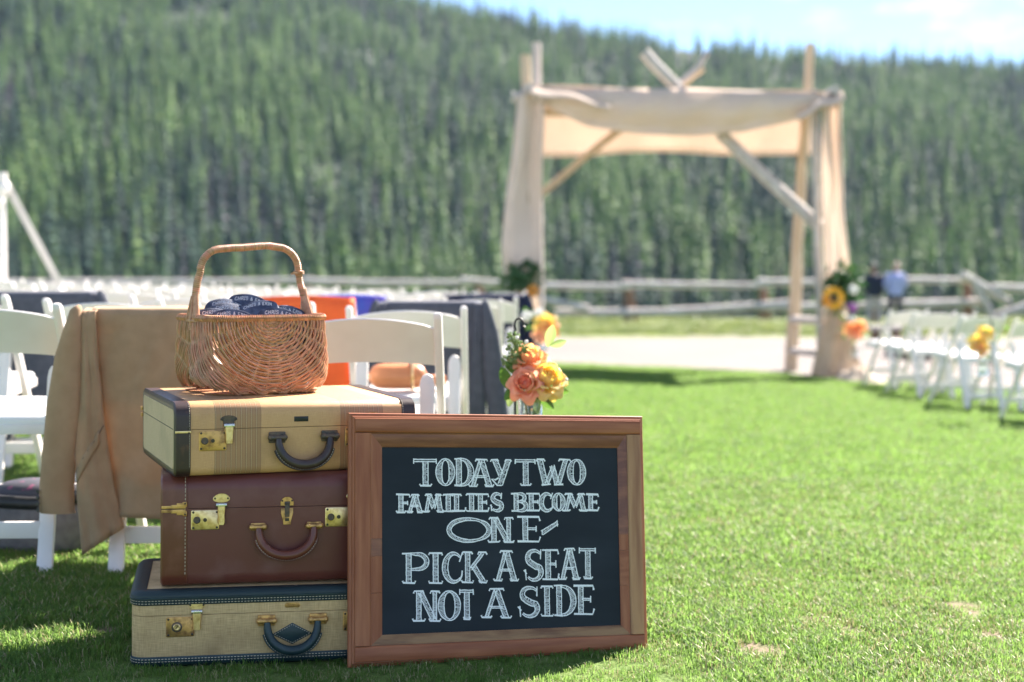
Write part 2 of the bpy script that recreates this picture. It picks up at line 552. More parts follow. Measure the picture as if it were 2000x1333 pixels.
M['glass'] = bpy.data.materials.new('jar_glass')
M['glass'].use_nodes = True
_b = M['glass'].node_tree.nodes['Principled BSDF']
_b.inputs['Base Color'].default_value = (0.93, 0.98, 0.96, 1)
_b.inputs['Roughness'].default_value = 0.03
_b.inputs['Transmission Weight'].default_value = 1.0
_b.inputs['IOR'].default_value = 1.45

# ------------------------------------------------------------------ ground
rng = random.Random(7)
DIRT = [(1480, 1272, .05, .030), (1462, 1262, .03, .02), (1875, 1190, .045, .03), (1935, 1245, .03, .02), (1660, 1238, .03, .02), (1590, 1210, .025, .015),
        (1730, 1195, .025, .015), (1395, 1318, .03, .015), (1560, 1315, .03, .015), (1850, 1235, .03, .02),
        (400, 1255, .02, .01), (190, 1240, .05, .02), (60, 1238, .05, .02), (1330, 1190, .03, .02), (1450, 1150, .03, .02), (1700, 1130, .03, .02),
        (1290, 1110, .03, .02), (1560, 1060, .04, .03), (1850, 1085, .03, .02), (1390, 1020, .05, .04), (1700, 960, .06, .05), (1320, 935, .06, .05)]
DIRT_W = []
for px, py, rx, ry in DIRT:
    Y = 4.0
    for _ in range(8):
        p = at(px, py, Y)
        Y = max(1.5, Y * (CAM_Z - lawn_z(p.x)) / max(.05, CAM_Z - p.z))
    p = at(px, py, Y)
    k_ = 1.25 if px > 1400 and py > 1150 else 1.0
    DIRT_W.append((p.x, p.y, rx * k_, ry * 2.4 * k_))


def dirt_at(x, y):
    d = 0.0
    for cx, cy, rx, ry in DIRT_W:
        q = ((x - cx) / rx) ** 2 + ((y - cy) / ry) ** 2
        if q < 6:
            q += 1.4 * mnoise.noise((x * 22, y * 22, 1.7))
            d = max(d, 1 - sstep(0.4, 1.6, q))
    return d


def sheet(name, xs, ys, zf, m, kind='structure', attr=None):
    nx, ny = len(xs), len(ys)
    vs = [(x, y, zf(x, y)) for y in ys for x in xs]
    fs = [(j * nx + i, j * nx + i + 1, (j + 1) * nx + i + 1, (j + 1) * nx + i) for j in range(ny - 1) for i in range(nx - 1)]
    me = bpy.data.meshes.new(name)
    me.from_pydata(vs, [], fs)
    me.materials.append(m)
    me.polygons.foreach_set('use_smooth', [True] * len(fs))
    if attr:
        a = me.attributes.new('dirt', 'FLOAT', 'POINT')
        a.data.foreach_set('value', [attr(v[0], v[1]) for v in vs])
    o = bpy.data.objects.new(name, me)
    C.objects.link(o)
    o['kind'] = kind
    return o


def lin(a, b, n):
    return [a + (b - a) * i / n for i in range(n + 1)]


def ground_mat(name, cols, scales, bump=0.3, bscale=60, bdist=0.01, dirt=None, rough=0.9):
    """cols: dark, mid, light; blended by a fine and a coarse noise."""
    m = bpy.data.materials.new(name)
    m.use_nodes = True
    N, L = m.node_tree.nodes, m.node_tree.links
    b = N['Principled BSDF']
    b.inputs['Roughness'].default_value = rough
    b.inputs['Specular IOR Level'].default_value = 0.2
    tc = N.new('ShaderNodeTexCoord')
    facs = []
    for s in scales:
        nz = N.new('ShaderNodeTexNoise')
        nz.inputs['Scale'].default_value = s
        nz.inputs['Detail'].default_value = 6
        nz.inputs['Roughness'].default_value = 0.65
        L.new(tc.outputs['Object'], nz.inputs['Vector'])
        mr = N.new('ShaderNodeMapRange')
        mr.inputs['From Min'].default_value = 0.36
        mr.inputs['From Max'].default_value = 0.66
        L.new(nz.outputs['Fac'], mr.inputs['Value'])
        facs.append(mr.outputs['Result'])
    a = N.new('ShaderNodeMix')
    a.data_type = 'RGBA'
    a.inputs[6].default_value = (*cols[0], 1)
    a.inputs[7].default_value = (*cols[1], 1)
    L.new(facs[0], a.inputs[0])
    c = N.new('ShaderNodeMix')
    c.data_type = 'RGBA'
    c.inputs[7].default_value = (*cols[2], 1)
    h = N.new('ShaderNodeMath')
    h.operation = 'MULTIPLY'
    h.inputs[1].default_value = 0.6
    L.new(facs[1], h.inputs[0])
    L.new(h.outputs[0], c.inputs[0])
    L.new(a.outputs[2], c.inputs[6])
    out = c.outputs[2]
    if dirt:
        at_ = N.new('ShaderNodeAttribute')
        at_.attribute_name = 'dirt'
        d = N.new('ShaderNodeMix')
        d.data_type = 'RGBA'
        d.inputs[7].default_value = (*dirt, 1)
        L.new(at_.outputs['Fac'], d.inputs[0])
        L.new(out, d.inputs[6])
        out = d.outputs[2]
    L.new(out, b.inputs['Base Color'])
    nz = N.new('ShaderNodeTexNoise')
    nz.inputs['Scale'].default_value = bscale
    nz.inputs['Detail'].default_value = 5
    L.new(tc.outputs['Object'], nz.inputs['Vector'])
    bp = N.new('ShaderNodeBump')
    bp.inputs['Strength'].default_value = bump
    bp.inputs['Distance'].default_value = bdist
    L.new(nz.outputs['Fac'], bp.inputs['Height'])
    L.new(bp.outputs['Normal'], b.inputs['Normal'])
    return m


G_LAWN = ground_mat('lawn_turf', ((0.060, 0.110, 0.019), (0.108, 0.178, 0.034), (0.17, 0.21, 0.07)), (30, 1.3), 0.6, 90, 0.02, dirt=(0.185, 0.142, 0.096))
G_GRAVEL = ground_mat('gravel_dirt', ((0.165, 0.147, 0.138), (0.198, 0.178, 0.168), (0.136, 0.119, 0.110)), (60, 0.6), 0.5, 60, 0.02)
G_MEADOW = ground_mat('meadow', ((0.085, 0.14, 0.03), (0.15, 0.20, 0.05), (0.22, 0.235, 0.09)), (3, 0.4), 0.6, 8, 0.05)
G_HILL = ground_mat('hill_floor', ((0.012, 0.024, 0.020), (0.020, 0.036, 0.024), (0.034, 0.042, 0.034)), (0.05, 0.012), 0.3, 0.4, 0.5)


def lawn_edge(x):
    return 15.45 + 0.10 * math.sin(x * 1.3) + 0.06 * math.sin(x * 3.1 + 1)


lx = sorted(set([round(v, 4) for v in lin(-1.7, 2.2, 130)] + [-14, -11, -9, -7, -6, -5, -4.2, -3.5, -3, -2.5, -2.1] + [2.6, 3, 3.5, 4.2, 5, 6, 7, 8.5, 10, 12, 14]))
ly = [0.0, .04, .08, .12, .14, .155] + [.16 + i * .0032 for i in range(115)] + lin(.53, 1.0, 30)


def lawn_fn(x, t):
    y = -4 + t * (lawn_edge(x) + 4)
    return y


nx, ny = len(lx), len(ly)
vs, dv = [], []
for t in ly:
    for x in lx:
        y = lawn_fn(x, t)
        z = gz(x, y) + 0.004
        if t >= 1.0:
            z = gz(x, y) - 0.05
        vs.append((x, y, z))
        dv.append(dirt_at(x, y) if 2.4 < y < 9 else 0.0)
fs = [(j * nx + i, j * nx + i + 1, (j + 1) * nx + i + 1, (j + 1) * nx + i) for j in range(ny - 1) for i in range(nx - 1)]
me = bpy.data.meshes.new('lawn')
me.from_pydata(vs, [], fs)
me.materials.append(G_LAWN)
me.polygons.foreach_set('use_smooth', [True] * len(fs))
me.attributes.new('dirt', 'FLOAT', 'POINT').data.foreach_set('value', dv)
lawn = bpy.data.objects.new('lawn', me)
C.objects.link(lawn)
lawn['kind'] = 'structure'

sheet('gravel_path', lin(-26, 26, 80), lin(14.6, 30.5, 40),
      lambda x, y: gz(x, y) - 0.012 + 0.012 * mnoise.noise((x * .8, y * .8, 0)), G_GRAVEL)

# one sheet to the horizon: meadow, valley and the wooded mountain
RIDGE_PX = [-1600, -900, -300, 0, 300, 600, 860, 1000, 1200, 1400, 1600, 1800, 2000, 2400, 3000, 3800]
RIDGE_PY = [-330, -320, -260, -175, -100, -45, 30, 48, 88, 110, 124, 136, 147, 168, 195, 220]
Y0, Y1 = 400.0, 1050.0


def ridge_z(x, y):
    px = 1000 + x / max(y, 50) * 2778
    py = float(np.interp(px, RIDGE_PX, RIDGE_PY))
    return CAM_Z + (545 - py) / 2778 * Y1


def hill_z(x, y):
    if y < 43:
        return gz(x, y) - 0.03
    base = gz(x, 43) - 0.03
    z = base - 24 * sstep(43, 260, y)
    if y > Y0:
        t = (y - Y0) / (Y1 - Y0)
        zr = ridge_z(x, min(y, Y1))
        k = t if t < 1 else 1 - 0.55 * (t - 1)
        k = k * 0.88 + 0.12 * k * k if t < 1 else k
        z += (zr - z) * k
        z += 9 * mnoise.noise((x * .006, y * .004, 3.3)) * min(1, max(0, t) * 3) * max(0.0, min(1, (1.04 - t) * 4))
    return z


hx = [-2600, -1500, -1000] + lin(-800, -70, 48) + lin(-60, 60, 40)[0:] + lin(70, 800, 48) + [1000, 1500, 2600]
hy = [-600, -200, -60, -20] + lin(-10, 43, 40) + lin(50, 390, 24) + lin(400, 1120, 72) + [1250, 1400, 1700]
sheet('ground', hx, hy, hill_z, None or G_HILL)
sheet('meadow', lin(-60, 60, 60), lin(28.5, 62, 40), lambda x, y: hill_z(x, y) + 0.02 + (0.06 * mnoise.noise((x * .5, y * .5, 9)) if y > 30 else 0), G_MEADOW)


# ------------------------------------------------------------------ scatter with geometry nodes (for stuff nobody could count)
def scatter(name, pts, types, rots, scls, sources, m_dummy, label=None, cat=None):
    me = bpy.data.meshes.new(name)
    me.from_pydata(pts, [], [])
    for an, ty, data in (('typ', 'INT', types), ('rotz', 'FLOAT', rots), ('scl', 'FLOAT', scls)):
        a = me.attributes.new(an, ty, 'POINT')
        a.data.foreach_set('value', data)
    o = bpy.data.objects.new(name, me)
    C.objects.link(o)
    ng = bpy.data.node_groups.new(name, 'GeometryNodeTree')
    ng.interface.new_socket('Geometry', in_out='INPUT', socket_type='NodeSocketGeometry')
    ng.interface.new_socket('Geometry', in_out='OUTPUT', socket_type='NodeSocketGeometry')
    N, L = ng.nodes, ng.links
    gi, go = N.new('NodeGroupInput'), N.new('NodeGroupOutput')
    join = N.new('GeometryNodeJoinGeometry')

    def named(an, ty):
        n = N.new('GeometryNodeInputNamedAttribute')
        n.data_type = ty
        n.inputs['Name'].default_value = an
        return n.outputs['Attribute']
    ty, rz, sc = named('typ', 'INT'), named('rotz', 'FLOAT'), named('scl', 'FLOAT')
    cx = N.new('ShaderNodeCombineXYZ')
    L.new(rz, cx.inputs['Z'])
    for i, s in enumerate(sources):
        oi = N.new('GeometryNodeObjectInfo')
        oi.inputs['Object'].default_value = s
        oi.inputs['As Instance'].default_value = True
        cmp_ = N.new('FunctionNodeCompare')
        cmp_.data_type = 'INT'
        cmp_.operation = 'EQUAL'
        L.new(ty, cmp_.inputs[2])
        cmp_.inputs[3].default_value = i
        ip = N.new('GeometryNodeInstanceOnPoints')
        L.new(gi.outputs[0], ip.inputs['Points'])
        L.new(cmp_.outputs['Result'], ip.inputs['Selection'])
        L.new(oi.outputs['Geometry'], ip.inputs['Instance'])
        L.new(cx.outputs[0], ip.inputs['Rotation'])
        L.new(sc, ip.inputs['Scale'])
        L.new(ip.outputs['Instances'], join.inputs[0])
    L.new(join.outputs[0], go.inputs[0])
    md = o.modifiers.new('scatter', 'NODES')
    md.node_group = ng
    o['kind'] = 'stuff'
    return tag(o, label, cat)


def source(name, mb, mats, smooth=0):
    return bpy.data.objects.new(name, mb.mesh(name, mats, smooth))


# grass blades -------------------------------------------------------
def blade_mat(name, c1, c2, dry):
    m = mat(name, c1, 0.6, col2=c2, nscale=2.0, rand=0.32, trans=0.45, tcol=(0.26, 0.43, 0.10), spec=0.2)
    return m


M['blade'] = blade_mat('grass_blade', (0.066, 0.142, 0.026), (0.128, 0.200, 0.046), None)
M['blade_dry'] = mat('dry_grass_blade', (0.42, 0.36, 0.20), 0.55, col2=(0.30, 0.30, 0.12), nscale=5, trans=0.3)


def tuft(n, foot, h, w, seed, dry=0.12):
    r = random.Random(seed)
    mb = MB()
    for _ in range(n):
        x, y = r.uniform(-foot, foot), r.uniform(-foot, foot)
        hh = h * r.uniform(0.5, 1.15)
        a = r.uniform(0, 2 * PI)
        lean = hh * r.uniform(0.25, 1.05)
        dx, dy = math.cos(a), math.sin(a)
        px_, py_ = -dy * w * r.uniform(.7, 1.2) / 2, dx * w / 2
        p1 = (x + dx * lean * .35, y + dy * lean * .35, hh * .62)
        p2 = (x + dx * lean, y + dy * lean, hh * r.uniform(.75, 1.0))
        vs = [(x - px_, y - py_, -0.004), (x + px_, y + py_, -0.004), (p1[0] + px_ * .85, p1[1] + py_ * .85, p1[2]),
              (p1[0] - px_ * .85, p1[1] - py_ * .85, p1[2]), p2]
        mb.add(vs, [(0, 1, 2, 3), (3, 2, 4)], 1 if r.random() < dry else 0)
    return mb


near_src = [source('grass_tuft', tuft(52, .034, .027, .0029, s, .14), [M['blade'], M['blade_dry']]) for s in range(4)] + [source('dry_grass_tuft', tuft(46, .034, .024, .0029, s + 50, .5), [M['blade'], M['blade_dry']]) for s in range(2)]
far_src = [source('grass_clump', tuft(90, .10, .030, .0052, s + 10, .10), [M['blade'], M['blade_dry']]) for s in range(3)]
pts, ty, rt, sl = [], [], [], []


def in_view(x, y, m=0.25):
    return abs(x) < 0.37 * y + m


def in_case(x, y):
    """Trodden flat under the bottom suitcase."""
    u, v = x + .8656, y - 3.1955
    a = RAD(11.8)
    u, v = u * math.cos(a) + v * math.sin(a), -u * math.sin(a) + v * math.cos(a)
    return -.015 < u < .66 and -.012 < v < .41


def put_grass(y0, y1, step, nt, off, smin, smax, keep=1.0):
    y = y0
    while y < y1:
        lim = 0.37 * y + .3
        x = -lim
        while x < lim:
            qx, qy = x + rng.uniform(-.5, .5) * step, y + rng.uniform(-.5, .5) * step
            d = dirt_at(qx, qy) if qy < 9 else 0
            thin = mnoise.noise((qx * 3.1, qy * 3.1, 5.5))
            if in_case(qx, qy):
                x += step
                continue
            if rng.random() < keep * (1 - .72 * d) * (0.80 + .55 * thin + .2) and qy < lawn_edge(qx) - .05:
                pts.append((qx, qy, gz(qx, qy) + .004))
                worn = mnoise.noise((qx * 1.3, qy * .8, 11.5)) + .5 * mnoise.noise((qx * 5, qy * 4, 3.5))
                ty.append(4 + rng.randrange(2) if off == 0 and rng.random() < worn * 1.1 - .12 else off + rng.randrange(nt))
                rt.append(rng.uniform(0, 2 * PI))
                flat = .68 if (-1.0 < qx < .45 and 2.95 < qy - .2 * qx < 3.5) else 1
                sl.append(rng.uniform(smin, smax) * (1 + .25 * thin) * (1 - .5 * d) * flat)
            x += step
        y += step
    return


put_grass(2.35, 4.6, .036, 4, 0, .7, 1.2)
put_grass(4.6, 6.6, .050, 4, 0, .9, 1.4)
put_grass(6.6, 15.4, .105, 3, 6, .8, 1.2)
scatter('grass', pts, ty, rt, sl, near_src + far_src, None, 'short bright green lawn grass', 'grass')

# weeds at the far side of the gravel ---------------------------------
M['weed'] = mat('weed_blade', (0.13, 0.20, 0.04), 0.6, rand=0.35, trans=0.4, col2=(0.22, 0.25, 0.08), nscale=.6)
weed_src = [source('weed_tuft', tuft(60, .35, .5, .03, s + 30, .1), [M['weed'], M['blade_dry']]) for s in range(3)]
pts, ty, rt, sl = [], [], [], []
for _ in range(5200):
    y = 29.3 + 14 * rng.random() ** 1.5
    x = rng.uniform(-.4 * y - 2, .4 * y + 2)
    if y < 29.3 + 1.2 * (0.5 + mnoise.noise((x * .35, 0, 2))):
        continue
    if 9.3 < x < 11.1 and 36.5 < y < 39.5:
        continue
    pts.append((x, y, hill_z(x, y)))
    ty.append(rng.randrange(3))
    rt.append(rng.uniform(0, 6.28))
    sl.append(rng.uniform(.22, .66) * (0.75 + .5 * mnoise.noise((x * .25, y * .25, 4))))
scatter('meadow_weeds', pts, ty, rt, sl, weed_src, None, 'tall weeds along the far edge of the gravel', 'weeds')

# ------------------------------------------------------------------ forest
M['needle'] = mat('conifer_needles', (0.042, 0.122, 0.042), 0.7, col2=(0.112, 0.196, 0.046), nscale=.25, rand=0.55, trans=0.2, tcol=(0.14, 0.25, 0.06), spec=0.2)
M['needle_b'] = mat('dark_conifer_needles', (0.012, 0.046, 0.036), 0.75, col2=(0.024, 0.072, 0.044), nscale=.25, rand=0.35, spec=0.2)
M['needle_d'] = mat('dead_conifer', (0.135, 0.120, 0.140), 0.9, col2=(0.090, 0.082, 0.105), nscale=.25, rand=0.25, spec=0.1)
M['trunk'] = mat('conifer_trunk', (0.13, 0.10, 0.085), 0.9)


def crown_mb(h, r, seed, levels=15, dens=1.0, bare=0.12):
    q = random.Random(seed)
    mb = MB()
    for i in range(levels):
        t = i / (levels - 1)
        z = h * (bare + (1 - bare) * t ** 0.95)
        rr = r * (1 - t) ** 0.85 * q.uniform(.75, 1.2) + 0.12
        nb = max(4, int((9 - 4 * t) * dens))
        a0 = q.uniform(0, 6.28)
        dz = h * (1 - bare) / levels
        for k in range(nb):
            if q.random() < .12:
                continue
            a = a0 + 2 * PI * k / nb + q.uniform(-.25, .25)
            R = rr * q.uniform(.6, 1.15)
            wd = R * q.uniform(.38, .55)
            ca, sa = math.cos(a), math.sin(a)
            zt = z + dz * q.uniform(.1, .7)
            droop = R * q.uniform(.25, .6)
            tip = (ca * R, sa * R, zt - droop)
            l_ = (ca * R * .55 - sa * wd, sa * R * .55 + ca * wd, zt - droop * .75)
            r_ = (ca * R * .55 + sa * wd, sa * R * .55 - ca * wd, zt - droop * .75)
            mid = (ca * R * .5, sa * R * .5, zt - droop * .25 + .1)
            top = (0, 0, zt + dz * .35)
            mb.add([top, l_, mid, r_, tip], [(0, 1, 2), (0, 2, 3), (1, 4, 2), (2, 4, 3)])
    mb.tube([(0, 0, h * .9), (0, 0, h * 1.03)], [.16, .02], 4)
    return mb


def trunk_mb(h):
    mb = MB()
    mb.tube([(0, 0, -1), (0, 0, h * .45), (0, 0, h * .93)], [.26, .18, .05], 6, cap=False)
    return mb


TREES = []       # (crown mesh, trunk mesh, height)
for i in range(9):
    h = (17, 20, 14, 18, 21, 16, 15, 18, 14)[i]
    kind = ('needle', 'needle', 'needle', 'needle', 'needle_b', 'needle_b', 'needle_b', 'needle_d', 'needle_d')[i]
    dead = kind == 'needle_d'
    cm = crown_mb(h, (2.9, 3.2, 2.6, 2.5, 3.1, 2.9, 2.7, 2.0, 1.7)[i], 100 + i, 13, .7 if dead else 1.0, .10)
    TREES.append((cm.mesh('tree_crown', M[kind], 0), trunk_mb(h).mesh('tree_trunk', M['trunk'], 60), h, cm, kind))
tree_src = []
for cm_, tm_, h, mbc, kind in TREES:
    full = MB()
    full.add(mbc.v, mbc.f, 0)
    tb = trunk_mb(h)
    full.add(tb.v, tb.f, 1)
    tree_src.append(source('conifer', full, [M[kind], M['trunk']]))

spots = []
y = 395.0
q = random.Random(21)
while y < 1085:
    st = 5.9 + 0.0010 * (y - 400)
    lim = .415 * y + 14
    x = -lim
    while x < lim:
        X, Yy = x + q.uniform(-.5, .5) * st, y + q.uniform(-.5, .5) * st
        n1 = mnoise.noise((X * .014, Yy * .009, 8.1))
        n2 = mnoise.noise((X * .05, Yy * .03, 2.2))
        gap = mnoise.noise((X * .03, Yy * .02, 6.6))
        if gap > -.36 or q.random() < .3:
            u = q.random()
            if n2 + .55 * n1 > .46 and u < .50:
                t_ = 7 + q.randrange(2)
            elif u < .28 + 1.0 * n1 + .3 * n2:
                t_ = 4 + q.randrange(3)
            else:
                t_ = q.randrange(4)
            spots.append((X, Yy, t_, q.uniform(0, 6.28), q.uniform(.75, 1.45) * (1.08 - .34 * (Yy - 395) / 690)))
        x += st
    y += st * 1.05
cand = [s for s in spots if abs(s[0]) < .362 * s[1]]
cand.sort(key=lambda s: s[1] / s[4])
near_trees = cand[:300]
near_set = set(id(s) for s in near_trees)
rest = [s for s in spots if id(s) not in near_set]
scatter('forest', [(s[0], s[1], hill_z(s[0], s[1]) - .3) for s in rest], [s[2] for s in rest], [s[3] for s in rest], [s[4] for s in rest],
        tree_src, None, 'conifer forest covering the mountainside up to the ridge', 'forest')
TLAB = {'needle': 'green conifer at the foot of the wooded mountain slope', 'needle_b': 'dark green conifer at the foot of the wooded mountain slope',
        'needle_d': 'grey dead conifer at the foot of the wooded mountain slope'}
TGRP = {'needle': 'green conifers at the foot of the slope', 'needle_b': 'dark conifers at the foot of the slope', 'needle_d': 'dead conifers at the foot of the slope'}
for X, Yy, t_, r_, s_ in near_trees:
    cm_, tm_, h, _, kind = TREES[t_]
    tr = thing('conifer_tree', TLAB[kind], 'tree', (X, Yy, hill_z(X, Yy) - .3), r_, TGRP[kind])
    tr.scale = (s_, s_, s_)
    for nm, me in (('crown', cm_), ('trunk', tm_)):
        o = bpy.data.objects.new(nm, me)
        C.objects.link(o)
        o.parent = tr

# ------------------------------------------------------------------ mountain air
hz_mat = bpy.data.materials.new('air')
hz_mat.use_nodes = True
_n, _l = hz_mat.node_tree.nodes, hz_mat.node_tree.links
_n.remove(_n['Principled BSDF'])
_v = _n.new('ShaderNodeVolumePrincipled')
_v.inputs['Color'].default_value = (0.60, 0.82, 1.0, 1)
_v.inputs['Density'].default_value = 0.00006
_l.new(_v.outputs['Volume'], _n['Material Output'].inputs['Volume'])
hzb = MB()
hzb.box((0, 560, 165), (5400, 2500, 470))
hz_o = hzb.build('haze', hz_mat, None, 0)
hz_o['kind'] = 'stuff'

# ------------------------------------------------------------------ suitcases
def rrect(w, h, r, n=5, cx=0.0, cy=0.0):
    """Rounded rectangle outline, counter-clockwise, as 2-D points centred on (cx, cy); r may be four radii (bl, br, tr, tl)."""
    rs = r if isinstance(r, (tuple, list)) else (r,) * 4
    out = []
    for (sx, sy, a0), rr in zip(((-1, -1, PI), (1, -1, 1.5 * PI), (1, 1, 0), (-1, 1, .5 * PI)), rs):
        rr = max(rr, 1e-4)
        ox, oy = sx * (w / 2 - rr), sy * (h / 2 - rr)
        for k in range(n + 1):
            a = a0 + .5 * PI * k / n
            out.append((cx + ox + rr * math.cos(a), cy + oy + rr * math.sin(a)))
    return out


def case_shell(L, D, H, rx, axis, bev=.008):
    """Box L x D x H with its corner at the origin, profile rounded by rx, drawn along axis; ends softly bevelled."""
    rings = []
    ln = L if axis == 'x' else H
    for t, ins in ((0, bev), (bev * .3, bev * .3), (bev, 0), (ln - bev, 0), (ln - bev * .3, bev * .3), (ln, bev)):
        if axis == 'x':
            p = rrect(D - 2 * ins, H - 2 * ins, [max(.002, q - ins) for q in rx])
            rings.append([(t, D / 2 + u, H / 2 + v) for u, v in p])
        else:
            p = rrect(L - 2 * ins, D - 2 * ins, [max(.002, q - ins) for q in rx])
            rings.append([(L / 2 + u, D / 2 + v, t) for u, v in p])
    mb = MB()
    mb.loft(rings)
    return mb


def cut(mb, z, above, gap=.0006):
    me = mb.mesh('tmp', [M['seam']], 0)
    bm = bmesh.new()
    bm.from_mesh(me)
    bmesh.ops.bisect_plane(bm, geom=list(bm.verts) + list(bm.edges) + list(bm.faces), plane_co=(0, 0, z + (gap if above else -gap)),
                           plane_no=(0, 0, 1), clear_inner=above, clear_outer=not above)
    bmesh.ops.holes_fill(bm, edges=[e for e in bm.edges if len(e.link_faces) == 1])
    out = MB()
    bm.verts.index_update()
    out.add([v.co.copy() for v in bm.verts], [[v.index for v in f.verts] for f in bm.faces])
    bm.free()
    bpy.data.meshes.remove(me)
    return out


def outline_plate(pts2, th, y0=0.0):
    """Flat plate in the x-z plane facing -y, thickness th, with a small bevel."""
    mb = MB()
    cx = sum(p[0] for p in pts2) / len(pts2)
    cz = sum(p[1] for p in pts2) / len(pts2)

    def ring(y, k):
        return [(cx + (x - cx) * k, y, cz + (z - cz) * k) for x, z in pts2]
    mb.loft([ring(y0, 1), ring(y0 - th * .6, 1), ring(y0 - th, .94)])
    return mb


def rivet(parent, x, z, y, r=.0022, m='rivet'):
    mb = MB()
    mb.lathe([(r, 0), (r, .0006), (r * .6, .0012), (.0002, .0014)], (x, y, z), 8, Matrix.Rotation(PI / 2, 3, 'X'))
    mb.build('rivet', M[m], parent)


def dash_line(mb, pts, ln=.0035, gap=.0025, w=.0011, nrm=Vector((0, -1, 0)), lift=.0006):
    """Stitches: small raised dashes along a polyline."""
    pts = [Vector(p) for p in pts]
    acc, pos = [0], 0
    for a, b in zip(pts, pts[1:]):
        acc.append(acc[-1] + (b - a).length)
    tot = acc[-1]

    def loc(s):
        for i in range(len(pts) - 1):
            if s <= acc[i + 1] or i == len(pts) - 2:
                t = (s - acc[i]) / max(1e-9, acc[i + 1] - acc[i])
                return pts[i].lerp(pts[i + 1], t)
    s = 0
    while s + ln < tot:
        a, b = loc(s), loc(s + ln)
        mb.tube([a + nrm * lift * .2, (a + b) / 2 + nrm * lift, b + nrm * lift * .2], [w * .35, w * .55, w * .35], 4)
        s += ln + gap


def arc_handle(parent, xc, zt, half, drop, r, m, mounts, y=0.0, stitch=True, mw=.04, mh=.026):
    """U-shaped leather grip hanging on the front face, with two mounts."""
    n = 22
    pts, rs = [], []
    for i in range(n + 1):
        a = PI * i / n
        pts.append((xc - half * math.cos(a) * (1 if abs(math.cos(a)) < .99 else 1), y - .013 - .010 * math.sin(a), zt - drop * math.sin(a) ** .8))
        rs.append(r * (.62 + .38 * math.sin(a) ** .5))
    h = MB()
    h.tube(pts, rs, 12, ref=(0, 1, 0))
    ho = h.build('handle', M[m], parent, 60)
    fl = MB()
    pr = MB()
    out = []
    for i in range(2, n - 1):
        a = PI * i / n
        out.append((xc - (half + r * .95) * math.cos(a), y - .013 - .010 * math.sin(a), zt - (drop + r * .95) * math.sin(a) ** .8))
    pr.tube(out, r * .24, 6)
    pr.build('handle_welt', M[m], ho)
    if stitch:
        st = MB()
        o2 = [(p[0], p[1] - r * .42, p[2] + .0) for p in [(xc - (half + r * .80) * math.cos(PI * i / n), y - .013 - .010 * math.sin(PI * i / n), zt - (drop + r * .80) * math.sin(PI * i / n) ** .8) for i in range(2, n - 1)]]
        dash_line(st, o2, .0032, .003, .0014, lift=.0012)
        tag(st.build('stitching', M['thread'], ho), kind='stuff')
    for sx in (-1, 1):
        mb = MB()
        x = xc + sx * (half + .001)
        mb.box((x, y - .003, zt + .002), (mw, .006, mh), None, 0, .0028)
        mb.tube([(x - mw * .42, y - .011, zt + .002), (x + mw * .42, y - .011, zt + .002)], .0058, 10)
        for e in (-1, 1):
            mb.ball((x + e * mw * .40, y - .010, zt + .002), .0078, 10, 6)
        mb.build('handle_mount', M[mounts], parent, 50)


